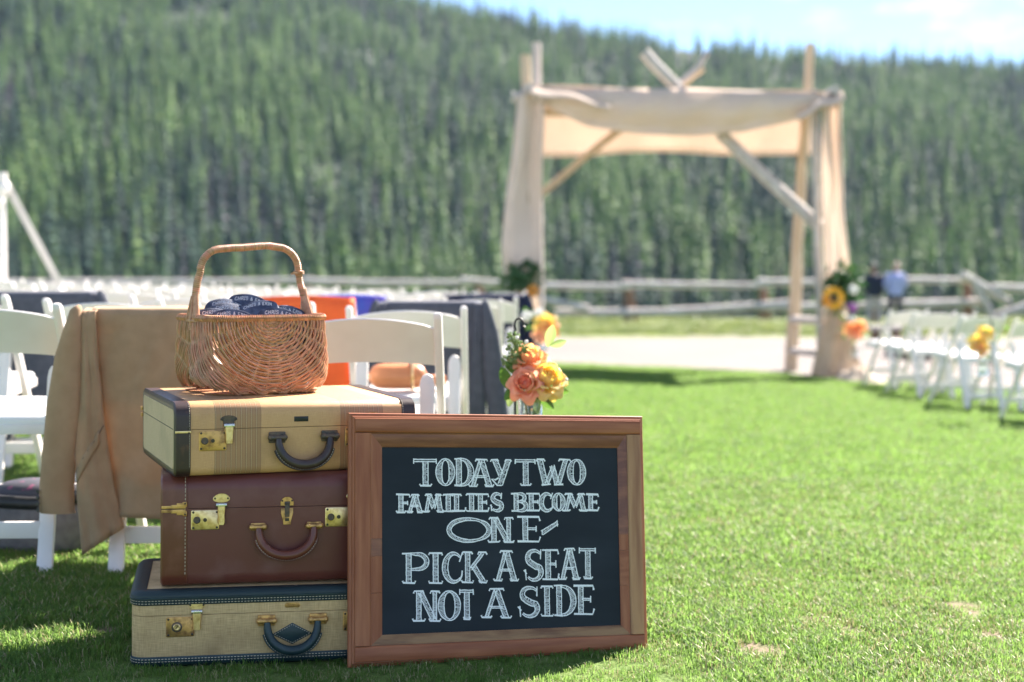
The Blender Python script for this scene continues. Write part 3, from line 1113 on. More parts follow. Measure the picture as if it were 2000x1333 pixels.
def latch(parent, x, zs, m_plate, m_hasp, style, y=0.0, grow=1.27):
    """Lock: plate below the seam at height zs, hasp above it, tongue over both."""
    pw, ph = (.050, .036) if style != 'small' else (.03, .03)
    pl = outline_plate([(x - pw * .62 + u, zs - .003 - ph / 2 + v) for u, v in rrect(pw, ph, .003, 3, .0)], .0022, y)
    po = pl.build('latch', M[m_plate], parent)
    for sx in (-1, 1):
        for sz in (-1, 1):
            rivet(po, x - pw * .62 + sx * (pw / 2 - .004), zs - .003 - ph / 2 + sz * (ph / 2 - .004), y - .0022, .0021)
    # push button and keyhole
    kb = MB()
    Mx = Matrix.Rotation(PI / 2, 3, 'X')
    bx = x - pw * .62 - pw * (.29 if style != 'round' else .12)
    kb.lathe([(.0066, 0), (.0066, .002), (.005, .0034), (.003, .003)], (bx, y - .002, zs - .003 - ph * .5), 14, Mx)
    kb.build('push_button', M['metal_dark'] if style != 'round' else M['brass_bright'], po)
    kk = MB()
    if style == 'round':
        kk.lathe([(.0095, 0), (.0095, .001), (.0082, .0016)], (bx, y - .002, zs - .003 - ph * .5), 16, Mx)
        kk.build('lock_ring', M['metal_dark'], po)
        sl_ = MB()
        sl_.box((bx, y - .0056, zs - .003 - ph * .5), (.0016, .0006, .006), Matrix.Rotation(.6, 3, 'Y'))
        sl_.build('keyhole', M['rivet'], po)
    else:
        kk.lathe([(.0036, 0), (.0036, .0008), (.0022, .001)], (x - pw * .62 - .002 + .006 - .004, y - .0022, zs - .003 - ph * .5), 10, Mx)
        kk.build('keyhole', M['rivet'], po)
    # hasp: rounded ear plate above the seam
    hx = x - .002
    ear = []
    if style == 'mushroom':
        ear = [(hx + .015 * math.cos(a) * 1.02, zs + .016 + .011 * math.sin(a) * (1 if math.sin(a) > 0 else .55)) for a in [2 * PI * k / 20 for k in range(20)]]
    elif style == 'round':
        ear = [(hx - .009, zs + .008), (hx + .009, zs + .008), (hx + .010, zs + .013), (hx + .0155, zs + .0155), (hx + .0135, zs + .0185), (hx + .006, zs + .023), (hx, zs + .0245), (hx - .006, zs + .023), (hx - .0135, zs + .0185), (hx - .0155, zs + .0155), (hx - .010, zs + .013)]
    else:
        ear = [(hx - .0095, zs + .004), (hx + .0095, zs + .004), (hx + .0105, zs + .014), (hx + .0155, zs + .0165), (hx + .0135, zs + .0205), (hx + .008, zs + .0235), (hx, zs + .0245), (hx - .008, zs + .0235), (hx - .0135, zs + .0205), (hx - .0155, zs + .0165), (hx - .0105, zs + .014)]
    e = outline_plate(ear, .0022, y)
    eo = e.build('hasp', M[m_hasp], parent)
    for sx in (-1, 1):
        rivet(eo, hx + sx * .0115, zs + .0178, y - .0022, .0019)
    kn = MB()
    kn.tube([(hx - .0095, y - .0045, zs + .006), (hx + .0095, y - .0045, zs + .006)], .0042, 10)
    kn.box((hx, y - .0045, zs + .006), (.011, .0095, .005), None, 0, .001)
    kn.build('hasp_hinge', M['nickel'], eo)
    tg = MB()
    w0 = .0085
    if style == 'mushroom':
        prof = [(.004, .0075), (-.006, .0068), (-.014, .0060), (-.021, .0068), (-.026, .0066), (-.030, .0045)]
    else:
        prof = [(.004, .0085), (-.004, .0085), (-.012, .0072), (-.026, .0070)]
    rings = []
    for dz, w in prof:
        yb, yf = y - .0048, y - .0085
        rings.append([(hx - w, yb, zs + dz), (hx + w, yb, zs + dz), (hx + w * .8, yf, zs + dz), (hx - w * .8, yf, zs + dz)])
    tg.loft(rings)
    tg.build('latch_tongue', M[m_hasp], eo, 30)
    # full size: grow about the point where the hasp crosses the lid seam
    for top in (po, eo):
        for ob in [top] + list(top.children):
            for v in ob.data.vertices:
                v.co = Vector((x + (v.co.x - x) * grow, v.co.y, zs + (v.co.z - zs) * grow))
    return po


ROLL = RAD(0.86)


def case_root(name, label, x, y, z, yaw):
    t = thing(name, label, 'suitcase', (x, y, z))
    t.rotation_mode = 'XYZ'
    t.rotation_euler = (Matrix.Rotation(ROLL, 3, 'Y') @ Matrix.Rotation(yaw, 3, 'Z')).to_euler()
    return t


# bottom: linen with green leather binding ----------------------------
L, D, H = .645, .40, .172
sc1 = case_root('suitcase', 'cream linen suitcase with dark green leather edges, bottom of the stack on the grass', -.8656, 3.1955, .056, RAD(11.8))
sh = case_shell(L, D, H, [.032] * 4, 'z', .012)
zs = .118
cut(sh, zs, False).build('case_body', M['linen'], sc1, 30)
cut(sh, zs, True).build('case_lid', M['linen'], sc1, 30)
for nm, za, zb in (('lid_binding', H - .030, H), ('base_binding', 0, .024)):
    rings = []
    top = nm == 'lid_binding'
    if top:
        prof = [(za, .0018), (za + .002, .0026), (za + .016, .0030), (za + .022, .0030), (H - .006, .002), (H + .0015, -.006), (H + .0022, -.014), (H + .0022, -.030), (H + .0010, -.033)]
    else:
        prof = [(zb, .0018), (zb - .002, .0026), (.010, .0028), (.004, .001), (-.0015, -.006), (-.0022, -.016), (-.0022, -.03), (-.001, -.033)]
    for z, o in prof:
        rings.append([(L / 2 + u, D / 2 + v, z) for u, v in rrect(L + 2 * o, D + 2 * o, max(.004, .032 + o), 6)])
    mb = MB()
    mb.loft(rings, cap=False)
    bo = mb.build(nm, M['leather_gr_worn'] if top else M['leather_gr'], sc1, 50)
    st = MB()
    for dz in ((.0045, .0105) if top else (-.0055, -.0115)):
        z = (za if top else zb) + dz
        p = rrect(L + .0056, D + .0056, .034, 8)
        k = len(p)
        loop = [(L / 2 + u, D / 2 + v, z) for u, v in p[-3:] + p[:k // 2 + 1]]
        half = [q for q in loop]
        # front straight run and its two corners
        dash_line(st, [(.030, -.0030, z), (L - .030, -.0030, z)], .0046, .0028, .0017, lift=.0007)
        cpts = [(L / 2 + u, D / 2 + v, z) for u, v in p[0:9]]
        dash_line(st, cpts, .0046, .0028, .0017, nrm=Vector((-.7, -.7, 0)), lift=.0007)
    tag(st.build('stitching', M['thread'], bo), kind='stuff')
wl_ = MB()
for z in (H - .014,):
    p = rrect(L + .0066, D + .0066, .035, 8)
    wl_.tube([(L / 2 + u, D / 2 + v, z) for u, v in p + p[:1]], .0022, 6, cap=False)
wl_.build('lid_welt', M['leather_gr'], sc1)
latch(sc1, .148, zs, 'brass', 'brass_bright', 'round')
latch(sc1, L - .095, zs, 'brass', 'brass_bright', 'round')
arc_handle(sc1, .362, .098, .058, .066, .0115, 'leather_gr', 'brass')
dm = outline_plate([(.362 - .046, .066), (.362, .042), (.362 + .046, .066), (.362, .092)], .0018)
do = dm.build('handle_patch', M['leather_gr'], sc1)
st = MB()
q4 = [(.362 - .041, -.0018, .0665), (.362, -.0018, .0455), (.362 + .041, -.0018, .0665), (.362, -.0018, .0885), (.362 - .041, -.0018, .0665)]
dash_line(st, q4, .0034, .0024, .0013)
tag(st.build('stitching', M['thread'], do), kind='stuff')
outline_plate([(.362 + u, .1335 + v) for u, v in rrect(.036, .0115, .0055, 4)], .0012).build('name_plate', M['brass'], sc1)

# middle: maroon -------------------------------------------------------
L, D, H = .57, .385, .259
sc2 = case_root('suitcase', 'maroon leather suitcase with brass locks, middle of the stack', -.807, 3.24, .2302, RAD(13.2))
zs = .182
RP = [.030, .022, .022, .034]     # profile corners: front bottom, back bottom, back top, front top
sh = case_shell(L, D, H, RP, 'x', .006)
cut(sh, zs, False).build('case_body', M['leather_body'], sc2, 30)
cut(sh, zs, True).build('case_lid', M['leather_body'], sc2, 30)
for nm, xa, xb in (('end_cap', -.0012, .058), ('end_cap', L - .058, L + .0012)):
    rings = []
    for x, o in ((xa + .010 if xa < 0.1 else xb - .010, -.012), (xa if xa < .1 else xb, -.004), (xa + .004 if xa < .1 else xb - .004, .0012), (xb if xa < .1 else xa, .0014), (xb + .0006 if xa < .1 else xa - .0006, .0003)):
        rings.append([(x, D / 2 + u, H / 2 + v) for u, v in rrect(D + 2 * o, H + 2 * o, [max(.003, r + o) for r in RP], 5)])
    mb = MB()
    mb.loft(rings, cap=False)
    for s, nmz in ((False, 'end_cap'), (True, 'end_cap')):
        eo = cut_open = None
    eo = mb.build(nm, M['leather_br'], sc2, 50)
    st = MB()
    xx = xb - .004 if xa < .1 else xa + .004
    for dx in (-.0016,):
        dash_line(st, [(xx, -.0016, .03), (xx, -.0016, H - .034)], .0052, .0034, .0016, lift=.0008)
        arc = [(xx, .034 - .0355 * math.cos(a), H - .034 + .0355 * math.sin(a)) for a in [0, .3, .6, .9, 1.2, 1.5]]
        dash_line(st, arc, .0052, .0034, .0016, nrm=Vector((0, -.7, .7)), lift=.0008)
    tag(st.build('stitching', M['thread'], eo), kind='stuff')
    sl_ = MB()
    sl_.box(((xa + xb) / 2, -.0013, zs), (xb - xa - .003, .0006, .0013))
    sl_.build('lid_seam', M['seam'], eo)
    # corner hinge of brass along the seam
    hg = MB()
    s = 1 if xa < .1 else -1
    x0 = xa if xa < .1 else xb
    for k, (dx, w, hh) in enumerate(((.013, .022, .007), (.030, .014, .009), (.046, .020, .013))):
        for sz in (-1, 1):
            hg.box((x0 + s * dx, -.0024, zs + sz * (hh * .5 + .0009)), (w, .0022, hh), None, 0, .0008)
    for sz in (-1, 1):
        hg.box((x0 + s * .054, -.0024, zs + sz * .0105), (.011, .0022, .012), None, 0, .003)
    ho = hg.build('corner_hinge', M['brass'], sc2)
    for sz in (-1, 1):
        rivet(ho, x0 + s * .0545, zs + sz * .0125, -.0036, .002)
latch(sc2, .138, zs, 'brass_bright', 'brass_bright', 'mushroom')
latch(sc2, L - .124, zs, 'brass_bright', 'brass_bright', 'mushroom')
# centre clasp
cx_ = .286
cl = outline_plate([(cx_ - .012, zs + .002), (cx_ + .012, zs + .002), (cx_ + .0125, zs + .010), (cx_ + .009, zs + .017), (cx_ + .004, zs + .0205), (cx_ - .004, zs + .0205), (cx_ - .009, zs + .017), (cx_ - .0125, zs + .010)], .0022)
clo = cl.build('clasp', M['brass'], sc2)
for sx in (-1, 1):
    rivet(clo, cx_ + sx * .009, zs + .0125, -.0022, .0019)
c2 = outline_plate([(cx_ - .0115, zs - .003), (cx_ - .0115, zs - .014), (cx_ - .0075, zs - .030), (cx_ - .007, zs - .038), (cx_ + .007, zs - .038), (cx_ + .0075, zs - .030), (cx_ + .0115, zs - .014), (cx_ + .0115, zs - .003)], .0022)
c2.build('clasp_base', M['brass'], clo)
c3 = MB()
c3.box((cx_, -.005, zs - .006), (.0085, .005, .030), None, 0, .0012)
c3.tube([(cx_ - .0048, -.006, zs + .008), (cx_ + .0048, -.006, zs + .008)], .0032, 8)
c3.build('clasp_lever', M['metal_dark'], clo)
c4 = MB()
c4.box((cx_, -.0032, zs - .027), (.0075, .0022, .006), None, 0, .0006)
c4.build('clasp_slot', M['rivet'], clo)
for ob in [clo] + list(clo.children):
    for v in ob.data.vertices:
        v.co = Vector((cx_ + (v.co.x - cx_) * 1.25, v.co.y, zs + (v.co.z - zs) * 1.12))
arc_handle(sc2, .284, .135, .064, .064, .0115, 'leather_br', 'brass', mw=.034, mh=.018)

# top: tan striped canvas with dark leather bands -----------------------
L, D, H = .575, .475, .168
sc3 = case_root('suitcase', 'tan striped canvas suitcase with dark leather bands, top of the stack under the basket', -.766, 3.2176, .4886, RAD(23.0))
zs = .108
RP = [.020, .02, .02, .030]
sh = case_shell(L, D, H, RP, 'x', .006)
cut(sh, zs, False).build('case_body', M['canvas'], sc3, 30)
cut(sh, zs, True).build('case_lid', M['canvas'], sc3, 30)
for xa in (0, L):
    s = 1 if xa == 0 else -1
    rings = []
    for x, o in ((-.0010, -.016), (-.0018, -.013), (-.0016, -.004), (.002, .0012), (.034, .0016), (.0346, .0004)):
        rings.append([(xa + s * x, D / 2 + u, H / 2 + v) for u, v in rrect(D + 2 * o, H + 2 * o, [max(.003, r + o) for r in RP], 5)])
    mb = MB()
    mb.loft(rings, cap=False)
    bo = mb.build('end_band', M['leather_edge'], sc3, 50)
    st = MB()
    xx = xa + s * .0318
    dash_line(st, [(xx, -.0016, .022), (xx, -.0016, H - .030)], .0034, .0024, .0012, lift=.0006)
    arc = [(xx, .030 - .0315 * math.cos(a), H - .030 + .0315 * math.sin(a)) for a in [0, .3, .6, .9, 1.2, 1.5]]
    dash_line(st, arc, .0034, .0024, .0012, nrm=Vector((0, -.7, .7)), lift=.0006)
    tag(st.build('stitching', M['thread'], bo), kind='stuff')
    ep = MB()
    pr = rrect(D - .030, H - .030, .014, 5)
    ep.loft([[(xa - s * .0004, D / 2 + u, H / 2 + v) for u, v in pr], [(xa - s * .0022, D / 2 + u * .992, H / 2 + v * .985) for u, v in pr]])
    eo = ep.build('end_panel', M['canvas_end'], sc3, 30)
    ss = MB()
    ss.box((xa - s * .0024, D / 2, zs), (.0006, D - .034, .0016))
    ss.build('lid_seam', M['seam'], eo)
    s2 = MB()
    s2.box((xa + s * .017, -.0018, zs), (.034, .0008, .0013))
    s2.build('lid_seam', M['seam'], bo)
    hg = MB()
    hg.box((xa + s * .017, -.0024, zs - .0048), (.036, .0018, .0052), None, 0, .0008)
    ho = hg.build('corner_hinge', M['brass_bright'], sc3)
    rivet(ho, xa + s * .030, zs - .0075, -.0030, .0024)
    rivet(ho, xa + s * .030, zs + .0050, -.0022, .0024)
    if xa == 0:
        bk = MB()
        for dz in (-.008, .008):
            bk.box((-.004, D - .002, zs + dz), (.006, .012, .010), None, 0, .002)
        bk.build('back_hinge', M['brass'], sc3)
latch(sc3, .124, zs, 'brass', 'metal_dark', 'ear')
o = [c for c in sc3.children_recursive if c.name.startswith('latch_tongue')]
for c in o:
    c.data.materials[0] = M['brass_bright']
latch(sc3, L - .105, zs, 'brass', 'brass', 'ear')
arc_handle(sc3, .297, .083, .062, .062, .0120, 'leather_dk', 'metal_dark', mw=.040, mh=.026)
outline_plate([(.292 + u, .1265 + v) for u, v in rrect(.034, .012, .001, 2)], .0012).build('name_plate', M['black'], sc3)

# ------------------------------------------------------------------ chalkboard sign
BW, BH = .758, .589
sign = thing('chalkboard_sign', 'framed chalkboard with white hand lettering leaning on the suitcases', 'sign', (-.3803, 3.2453, .043))
Rsign = Matrix.Rotation(RAD(19.35), 3, 'Z') @ Matrix.Rotation(RAD(2.45), 3, 'Y') @ Matrix.Rotation(RAD(-9), 3, 'X')
sign.rotation_euler = Rsign.to_euler()


def homog(src, dst):
    A = []
    for (x, y), (u, v) in zip(src, dst):
        A.append([x, y, 1, 0, 0, 0, -u * x, -u * y, -u])
        A.append([0, 0, 0, x, y, 1, -v * x, -v * y, -v])
    _, _, V = np.linalg.svd(np.array(A, float))
    return V[-1].reshape(3, 3)


HS = homog([(678, 1310), (1258, 1278), (1257, 815), (679, 812)], [(0, 0), (BW, 0), (BW, BH), (0, BH)])


def on_board(px, py):
    v = HS @ np.array([px, py, 1.0])
    return float(v[0] / v[2]), float(v[1] / v[2])


bl, br_, tr_, tl = on_board(744, 1244), on_board(1206, 1224), on_board(1207, 880), on_board(747, 879)
bx0, bx1 = (bl[0] + tl[0]) / 2, (br_[0] + tr_[0]) / 2
bz0, bz1 = (bl[1] + br_[1]) / 2, (tl[1] + tr_[1]) / 2
ix0, iz1 = on_board(721, 1000)[0], on_board(960, 852)[1]
ix1, iz0 = on_board(1222, 1000)[0], on_board(960, 1254)[1]


def moulding(name, p0, p1, inward, steps, m, parent, mitre0=0.0, mitre1=0.0):
    """Strip along p0-p1 (x, z); steps = (distance from the outer edge, height towards the viewer); mitre = how far each end runs in per unit."""
    p0, p1, inw = Vector((p0[0], 0, p0[1])), Vector((p1[0], 0, p1[1])), Vector((inward[0], 0, inward[1]))
    d = (p1 - p0).normalized()
    mb = MB()
    secs = [(steps[0][0], -.0)] + list(steps) + [(steps[-1][0], -.0)]
    r0, r1 = [], []
    for s, h in secs:
        r0.append(p0 + inw * s + d * (s * mitre0) + Vector((0, -h, 0)))
        r1.append(p1 + inw * s - d * (s * mitre1) + Vector((0, -h, 0)))
    mb.loft([r0, r1])
    return mb.build(name, m, parent, 25)


dep = .020
fl, fr_, fb, ft = ix0, BW - ix1, iz0, BH - iz1
EDGE = [(0, .006), (.002, .009), (.006, .0105), (.0075, .0105), (.0085, .0150), (.011, .0165), (.0125, .0165), (.0137, .0200)]
FLAT = lambda w: [(.0138, .0205), (.017, .0215), (w - .006, .0215), (w - .003, .0205), (w - .0006, .0180)]
moulding('edge_moulding', (0, BH), (BW, BH), (0, -1), EDGE, M['wood_red'], sign, 1, 1)
moulding('edge_moulding', (BW, 0), (0, 0), (0, 1), EDGE, M['wood_red'], sign, 1, 1)
moulding('edge_moulding', (0, 0), (0, BH), (1, 0), EDGE, M['wood_red_v'], sign, 1, 1)
moulding('edge_moulding', (BW, BH), (BW, 0), (-1, 0), EDGE, M['wood_red_v'], sign, 1, 1)
moulding('top_rail', (.0138, BH), (BW - .0138, BH), (0, -1), FLAT(ft), M['wood_red'], sign)
moulding('bottom_rail', (BW - .0138, 0), (.0138, 0), (0, 1), FLAT(fb), M['wood_red'], sign)
lab = moulding('stile', (0, fb + .0004), (0, BH - ft - .0004), (1, 0), FLAT(fl), M['wood_red_v'], sign)
st2 = moulding('stile', (BW, BH - ft - .0004), (BW, fb + .0004), (-1, 0), FLAT(fr_), M['wood_tan_v'], sign)
st2['label'] = 'paler wood stile with a visible grain'
INN = lambda w: [(0, .0165), (.003, .0150), (.006, .0150), (w - .004, .0090), (w - .0008, .0065)]
wl0, wr0, wb0, wt0 = bx0 - ix0, ix1 - bx1, bz0 - iz0, iz1 - bz1
moulding('inner_strip', (ix0, iz1), (ix1, iz1), (0, -1), INN(wt0), M['wood_dark'], sign, wl0 / wt0, wr0 / wt0)
moulding('inner_strip', (ix1, iz0), (ix0, iz0), (0, 1), INN(wb0), M['wood_olive'], sign, wr0 / wb0, wl0 / wb0)
# the side strips are pieced together from short lengths
for x0, inw, w, ma, mb_ in ((ix0, 1, wl0, wb0 / wl0, wt0 / wl0), (ix1, -1, wr0, wb0 / wr0, wt0 / wr0)):
    zs_ = [iz0, iz0 + .12, iz0 + .205, iz0 + .245, iz1]
    for k in range(4):
        m0 = ma if k == 0 else 0
        m1 = mb_ if k == 3 else 0
        mt = (M['wood_red_v'], M['wood_red_v'], M['wood_dark'], M['wood_red_v'])[k] if inw > 0 else (M['wood_red_v'], M['wood_red'], M['wood_red_v'], M['wood_dark'])[k]
        a, b = (x0, zs_[k] + (.0003 if k else 0)), (x0, zs_[k + 1] - (.0003 if k < 3 else 0))
        if inw > 0:
            moulding('inner_strip', a, b, (1, 0), INN(w), mt, sign, m0, m1)
        else:
            moulding('inner_strip', b, a, (-1, 0), INN(w), mt, sign, m1, m0)
pb = MB()
pb.box(((bx0 + bx1) / 2, -.0025, (bz0 + bz1) / 2), (bx1 - bx0 + .010, .004, bz1 - bz0 + .010))
panel = pb.build('chalkboard', M['board'], sign)
bk = MB()
bk.box((BW / 2, .004, BH / 2), (BW - .004, .007, BH - .004), None, 0, .001)
bk.build('back_panel', M['wood_dark'], sign)
# easel leg at the back is not in view; the frame rests against the cases

# hand lettering --------------------------------------------------------
LW = .0032


class Pen:
    def __init__(self, origin_fn, seed=3):
        self.f, self.mb, self.q = origin_fn, MB(), random.Random(seed)

    def line(self, pts, w=LW, jit=.0005):
        P = [Vector(self.f(*p)) for p in pts]
        P = [p + Vector((self.q.uniform(-jit, jit), self.q.uniform(-jit, jit))) for p in P]
        n = len(P)
        vs = []
        for i in range(n):
            a, b = P[max(0, i - 1)], P[min(n - 1, i + 1)]
            t = (b - a)
            t = t.normalized() if t.length > 1e-9 else Vector((1, 0))
            nn = Vector((-t.y, t.x))
            ww = w * self.q.uniform(.82, 1.15) / 2
            e = t * (w * .35) * (-1 if i == 0 else (1 if i == n - 1 else 0))
            vs += [P[i] + nn * ww + e, P[i] - nn * ww + e]
        self.mb.add([(v.x, 0, v.y) for v in vs], [(2 * i, 2 * i + 1, 2 * i + 3, 2 * i + 2) for i in range(n - 1)])

    def stroke(self, pts, w0, w1=None, hatch=True, n=14, wmid=None):
        """Stem drawn as two outlines with hatching between them; w in metres, may swell to wmid."""
        w1 = w0 if w1 is None else w1
        P = [Vector(self.f(*p)) for p in pts]
        # resample
        acc = [0]
        for a, b in zip(P, P[1:]):
            acc.append(acc[-1] + (b - a).length)
        T = acc[-1]

        def loc(s):
            for i in range(len(P) - 1):
                if s <= acc[i + 1] or i == len(P) - 2:
                    return P[i].lerp(P[i + 1], (s - acc[i]) / max(1e-9, acc[i + 1] - acc[i]))
        k = n
        pl = [loc(T * i / k) for i in range(k + 1)]
        A, B, Wd = [], [], []
        for i in range(k + 1):
            a, b = pl[max(0, i - 1)], pl[min(k, i + 1)]
            t = (b - a).normalized()
            nn = Vector((-t.y, t.x))
            u = i / k
            w = w0 + (w1 - w0) * u
            if wmid is not None:
                w += (wmid - (w0 + w1) / 2) * math.sin(PI * u) ** 1.3
            Wd.append(w)
            A.append(pl[i] + nn * w / 2)
            B.append(pl[i] - nn * w / 2)
        keep, self.f = self.f, (lambda x, y: (x, y))
        for S in (A, B):
            self.line([tuple(p) for p in S], LW * .84, .0003)
        if hatch:
            m = int(T / .0031)
            for i in range(1, m):
                u = i / m * k
                j = min(k - 1, int(u))
                fr = u - j
                if Wd[j] < LW * 1.7:
                    continue
                a, b = A[j].lerp(A[j + 1], fr), B[j].lerp(B[j + 1], fr)
                lo_ = self.q.choice((0, 0, .4))
                self.line([tuple(a.lerp(b, lo_)), tuple(a.lerp(b, self.q.uniform(.75, 1)))], .0015, .0003)
        self.f = keep


def ell(cx, cy, rx, ry, a0, a1, n=20):
    return [(cx + rx * math.cos(RAD(a0 + (a1 - a0) * i / n)), cy + ry * math.sin(RAD(a0 + (a1 - a0) * i / n))) for i in range(n + 1)]


def glyph(p, ch, sw=.0125, hatch=True, lw=LW):
    """Draws one roman capital in the unit box of pen p."""
    S, Ln = p.stroke, p.line

    def serif(x0, x1, y, tick=.06):
        s = 1 if y < .5 else -1
        Ln([(x0, y + s * tick), (x0 + .02, y + s * .01), (x1 - .02, y + s * .01), (x1, y + s * tick)], lw * 1.35)
    if ch == 'T':
        S([(.02, .945), (.98, .945)], sw * .42, hatch=hatch)
        Ln([(.01, .84), (.02, 1.0)], lw)
        Ln([(.99, .84), (.98, 1.0)], lw)
        S([(.52, .9), (.52, .02)], sw, hatch=hatch)
        serif(.28, .76, .0)
    elif ch == 'O':
        S(ell(.5, .5, .38, .46, 90, 270), sw * .25, wmid=sw * 1.25, hatch=hatch, n=22)
        S(ell(.5, .5, .38, .46, -90, 90), sw * .25, wmid=sw * 1.15, hatch=hatch, n=22)
    elif ch == 'Q':          # wide oval
        S(ell(.5, .5, .46, .45, 60, 300), sw * .35, wmid=sw * .85, hatch=hatch, n=26)
        S(ell(.5, .5, .46, .45, -60, 60), sw * .35, wmid=sw * .9, hatch=hatch, n=20)
    elif ch == 'D':
        S([(.22, .98), (.22, .02)], sw, hatch=hatch)
        Ln([(.0, .99), (.35, 1.0)], lw * 1.3)
        Ln([(.0, .02), (.35, .0)], lw * 1.3)
        S([(.30, .98)] + ell(.38, .5, .53, .47, 85, -85) + [(.30, .02)], sw * .3, wmid=sw * 1.15, hatch=hatch, n=24)
    elif ch == 'A':
        S([(.48, .95), (.17, .02)], sw * .62, hatch=hatch)
        S([(.52, .97), (.83, .02)], sw * 1.0, hatch=hatch)
        S([(.28, .36), (.70, .36)], sw * .32, hatch=False)
        serif(.0, .34, .0)
        serif(.66, 1.0, .0)
        serif(.28, .76, 1.0)
    elif ch == 'Y':
        S([(.20, .97), (.50, .40)], sw * .95, hatch=hatch)
        S([(.86, .97), (.56, .30), (.45, .06)], sw * .95, hatch=hatch)
        Ln([(.50, .02), (.30, .02), (.02, .26), (.22, .22), (.36, .30)], lw * 1.2)
        serif(.0, .36, 1.0)
        serif(.70, 1.0, 1.0)
    elif ch == 'W':
        S([(.10, .98), (.26, .04)], sw * 1.05, hatch=hatch)
        S([(.30, .04), (.50, .72)], sw * .7, hatch=hatch)
        S([(.46, .74), (.60, .04)], sw * .95, hatch=hatch)
        S([(.64, .04), (.86, .97)], sw * .8, hatch=hatch)
        serif(.0, .24, 1.0)
        serif(.66, 1.0, 1.0)
        Ln([(.16, .0), (.40, .02)], lw * 1.3)
        Ln([(.52, .0), (.76, .02)], lw * 1.3)
    elif ch == 'F' or ch == 'E':
        S([(.34, .97), (.34, .03)], sw, hatch=hatch)
        Ln([(.02, .98), (.94, .98), (.98, .86)], lw * 1.5)
        S([(.42, .52), (.80, .52)], sw * .34, hatch=False)
        Ln([(.82, .42), (.82, .62)], lw)
        if ch == 'E':
            Ln([(.02, .02), (.92, .02), (.99, .18)], lw * 1.5)
        else:
            serif(.04, .66, .0)
    elif ch == 'M':
        S([(.30, .95), (.16, .03)], sw * .6, hatch=hatch)
        S([(.30, .97), (.52, .22)], sw * .95, hatch=hatch)
        S([(.52, .22), (.72, .97)], sw * .55, hatch=hatch)
        S([(.72, .97), (.84, .03)], sw * 1.0, hatch=hatch)
        serif(.0, .30, .0)
        serif(.68, 1.0, .0)
        serif(.12, .40, 1.0)
        serif(.62, .88, 1.0)
    elif ch == 'I':
        S([(.5, .97), (.5, .03)], sw, hatch=hatch)
        serif(.06, .94, .0)
        serif(.06, .94, 1.0)
    elif ch == 'L':
        S([(.36, .97), (.36, .03)], sw, hatch=hatch)
        serif(.05, .68, 1.0)
        Ln([(.05, .02), (.94, .02), (.99, .20)], lw * 1.5)
    elif ch == 'S':
        S(ell(.54, .75, .34, .22, 35, 235, 12) + [(.50, .50), (.66, .44)] + ell(.50, .27, .36, .25, 45, -140, 14), sw * .3, sw * .3, wmid=sw * 1.15, hatch=hatch, n=30)
        Ln([(.84, .70), (.86, .99)], lw)
        Ln([(.08, .34), (.12, .02)], lw)
        Ln([(.02, .32), (.14, .22)], lw)
    elif ch == 'B':
        S([(.28, .97), (.28, .03)], sw, hatch=hatch)
        S([(.34, .98), (.55, .98)] + ell(.55, .76, .30, .22, 90, -90, 10) + [(.36, .54)], sw * .25, wmid=sw * .8, hatch=hatch, n=18)
        S([(.36, .54), (.58, .53)] + ell(.58, .28, .36, .26, 90, -90, 10) + [(.34, .02)], sw * .25, wmid=sw * .95, hatch=hatch, n=18)
        Ln([(.0, .98), (.36, .99)], lw * 1.3)
        Ln([(.0, .02), (.36, .01)], lw * 1.3)
    elif ch == 'C':
        S(ell(.56, .5, .46, .47, 48, 312, 26), sw * .25, sw * .25, wmid=sw * 1.15, hatch=hatch, n=28)
        Ln([(.84, .70), (.98, 1.0)], lw)
        Ln([(.84, .08), (.96, .24), (.97, .38)], lw * 1.2)
    elif ch == 'N':
        S([(.22, .97), (.22, .03)], sw * .9, hatch=hatch)
        S([(.28, .97), (.76, .03)], sw * .95, hatch=hatch)
        S([(.80, .97), (.80, .03)], sw * .7, hatch=hatch)
        serif(.0, .44, .0)
        serif(.60, 1.0, .0)
        serif(.04, .40, 1.0)
        serif(.64, .98, 1.0)
    elif ch == 'P' or ch == 'R':
        S([(.24, .97), (.24, .03)], sw, hatch=hatch)
        S([(.32, .98), (.60, .97)] + ell(.60, .72, .36, .25, 90, -90, 12) + [(.36, .46)], sw * .28, wmid=sw * .9, hatch=hatch, n=22)
        Ln([(.0, .98), (.34, .99)], lw * 1.3)
        serif(.0, .50, .0)
        if ch == 'R':
            S([(.48, .46), (.92, .02)], sw * .8, hatch=hatch)
    elif ch == 'K':
        S([(.24, .97), (.24, .03)], sw * .9, hatch=hatch)
        S([(.84, .96), (.36, .44)], sw * .55, hatch=hatch)
        S([(.46, .56), (.86, .03)], sw * .9, hatch=hatch)
        serif(.0, .46, .0)
        serif(.70, 1.0, .0)
        serif(.04, .42, 1.0)
        serif(.66, 1.0, 1.0)
    elif ch == 'H':
        S([(.22, .97), (.22, .03)], sw, hatch=hatch)
        S([(.78, .97), (.78, .03)], sw, hatch=hatch)
        Ln([(.22, .5), (.78, .5)], lw)
        for x in (0, .58):
            serif(x, x + .42, .0)
            serif(x, x + .42, 1.0)
    elif ch == '&':
        Ln([(.95, .05), (.35, .72), (.36, .92), (.52, .98), (.64, .88), (.60, .72), (.18, .42), (.10, .22), (.25, .03), (.55, .05), (.80, .30), (.88, .52)], lw)
    elif ch == '-':
        S([(.03, .12), (.97, .84)], sw * .85, sw * .62, hatch=hatch)
        Ln([(.03, .0), (.03, .3)], lw)
        Ln([(.98, .62), (.97, 1.0)], lw)


def cropA(x, y):
    return 740 + x / 4.1667, 870 + y / 4.1667


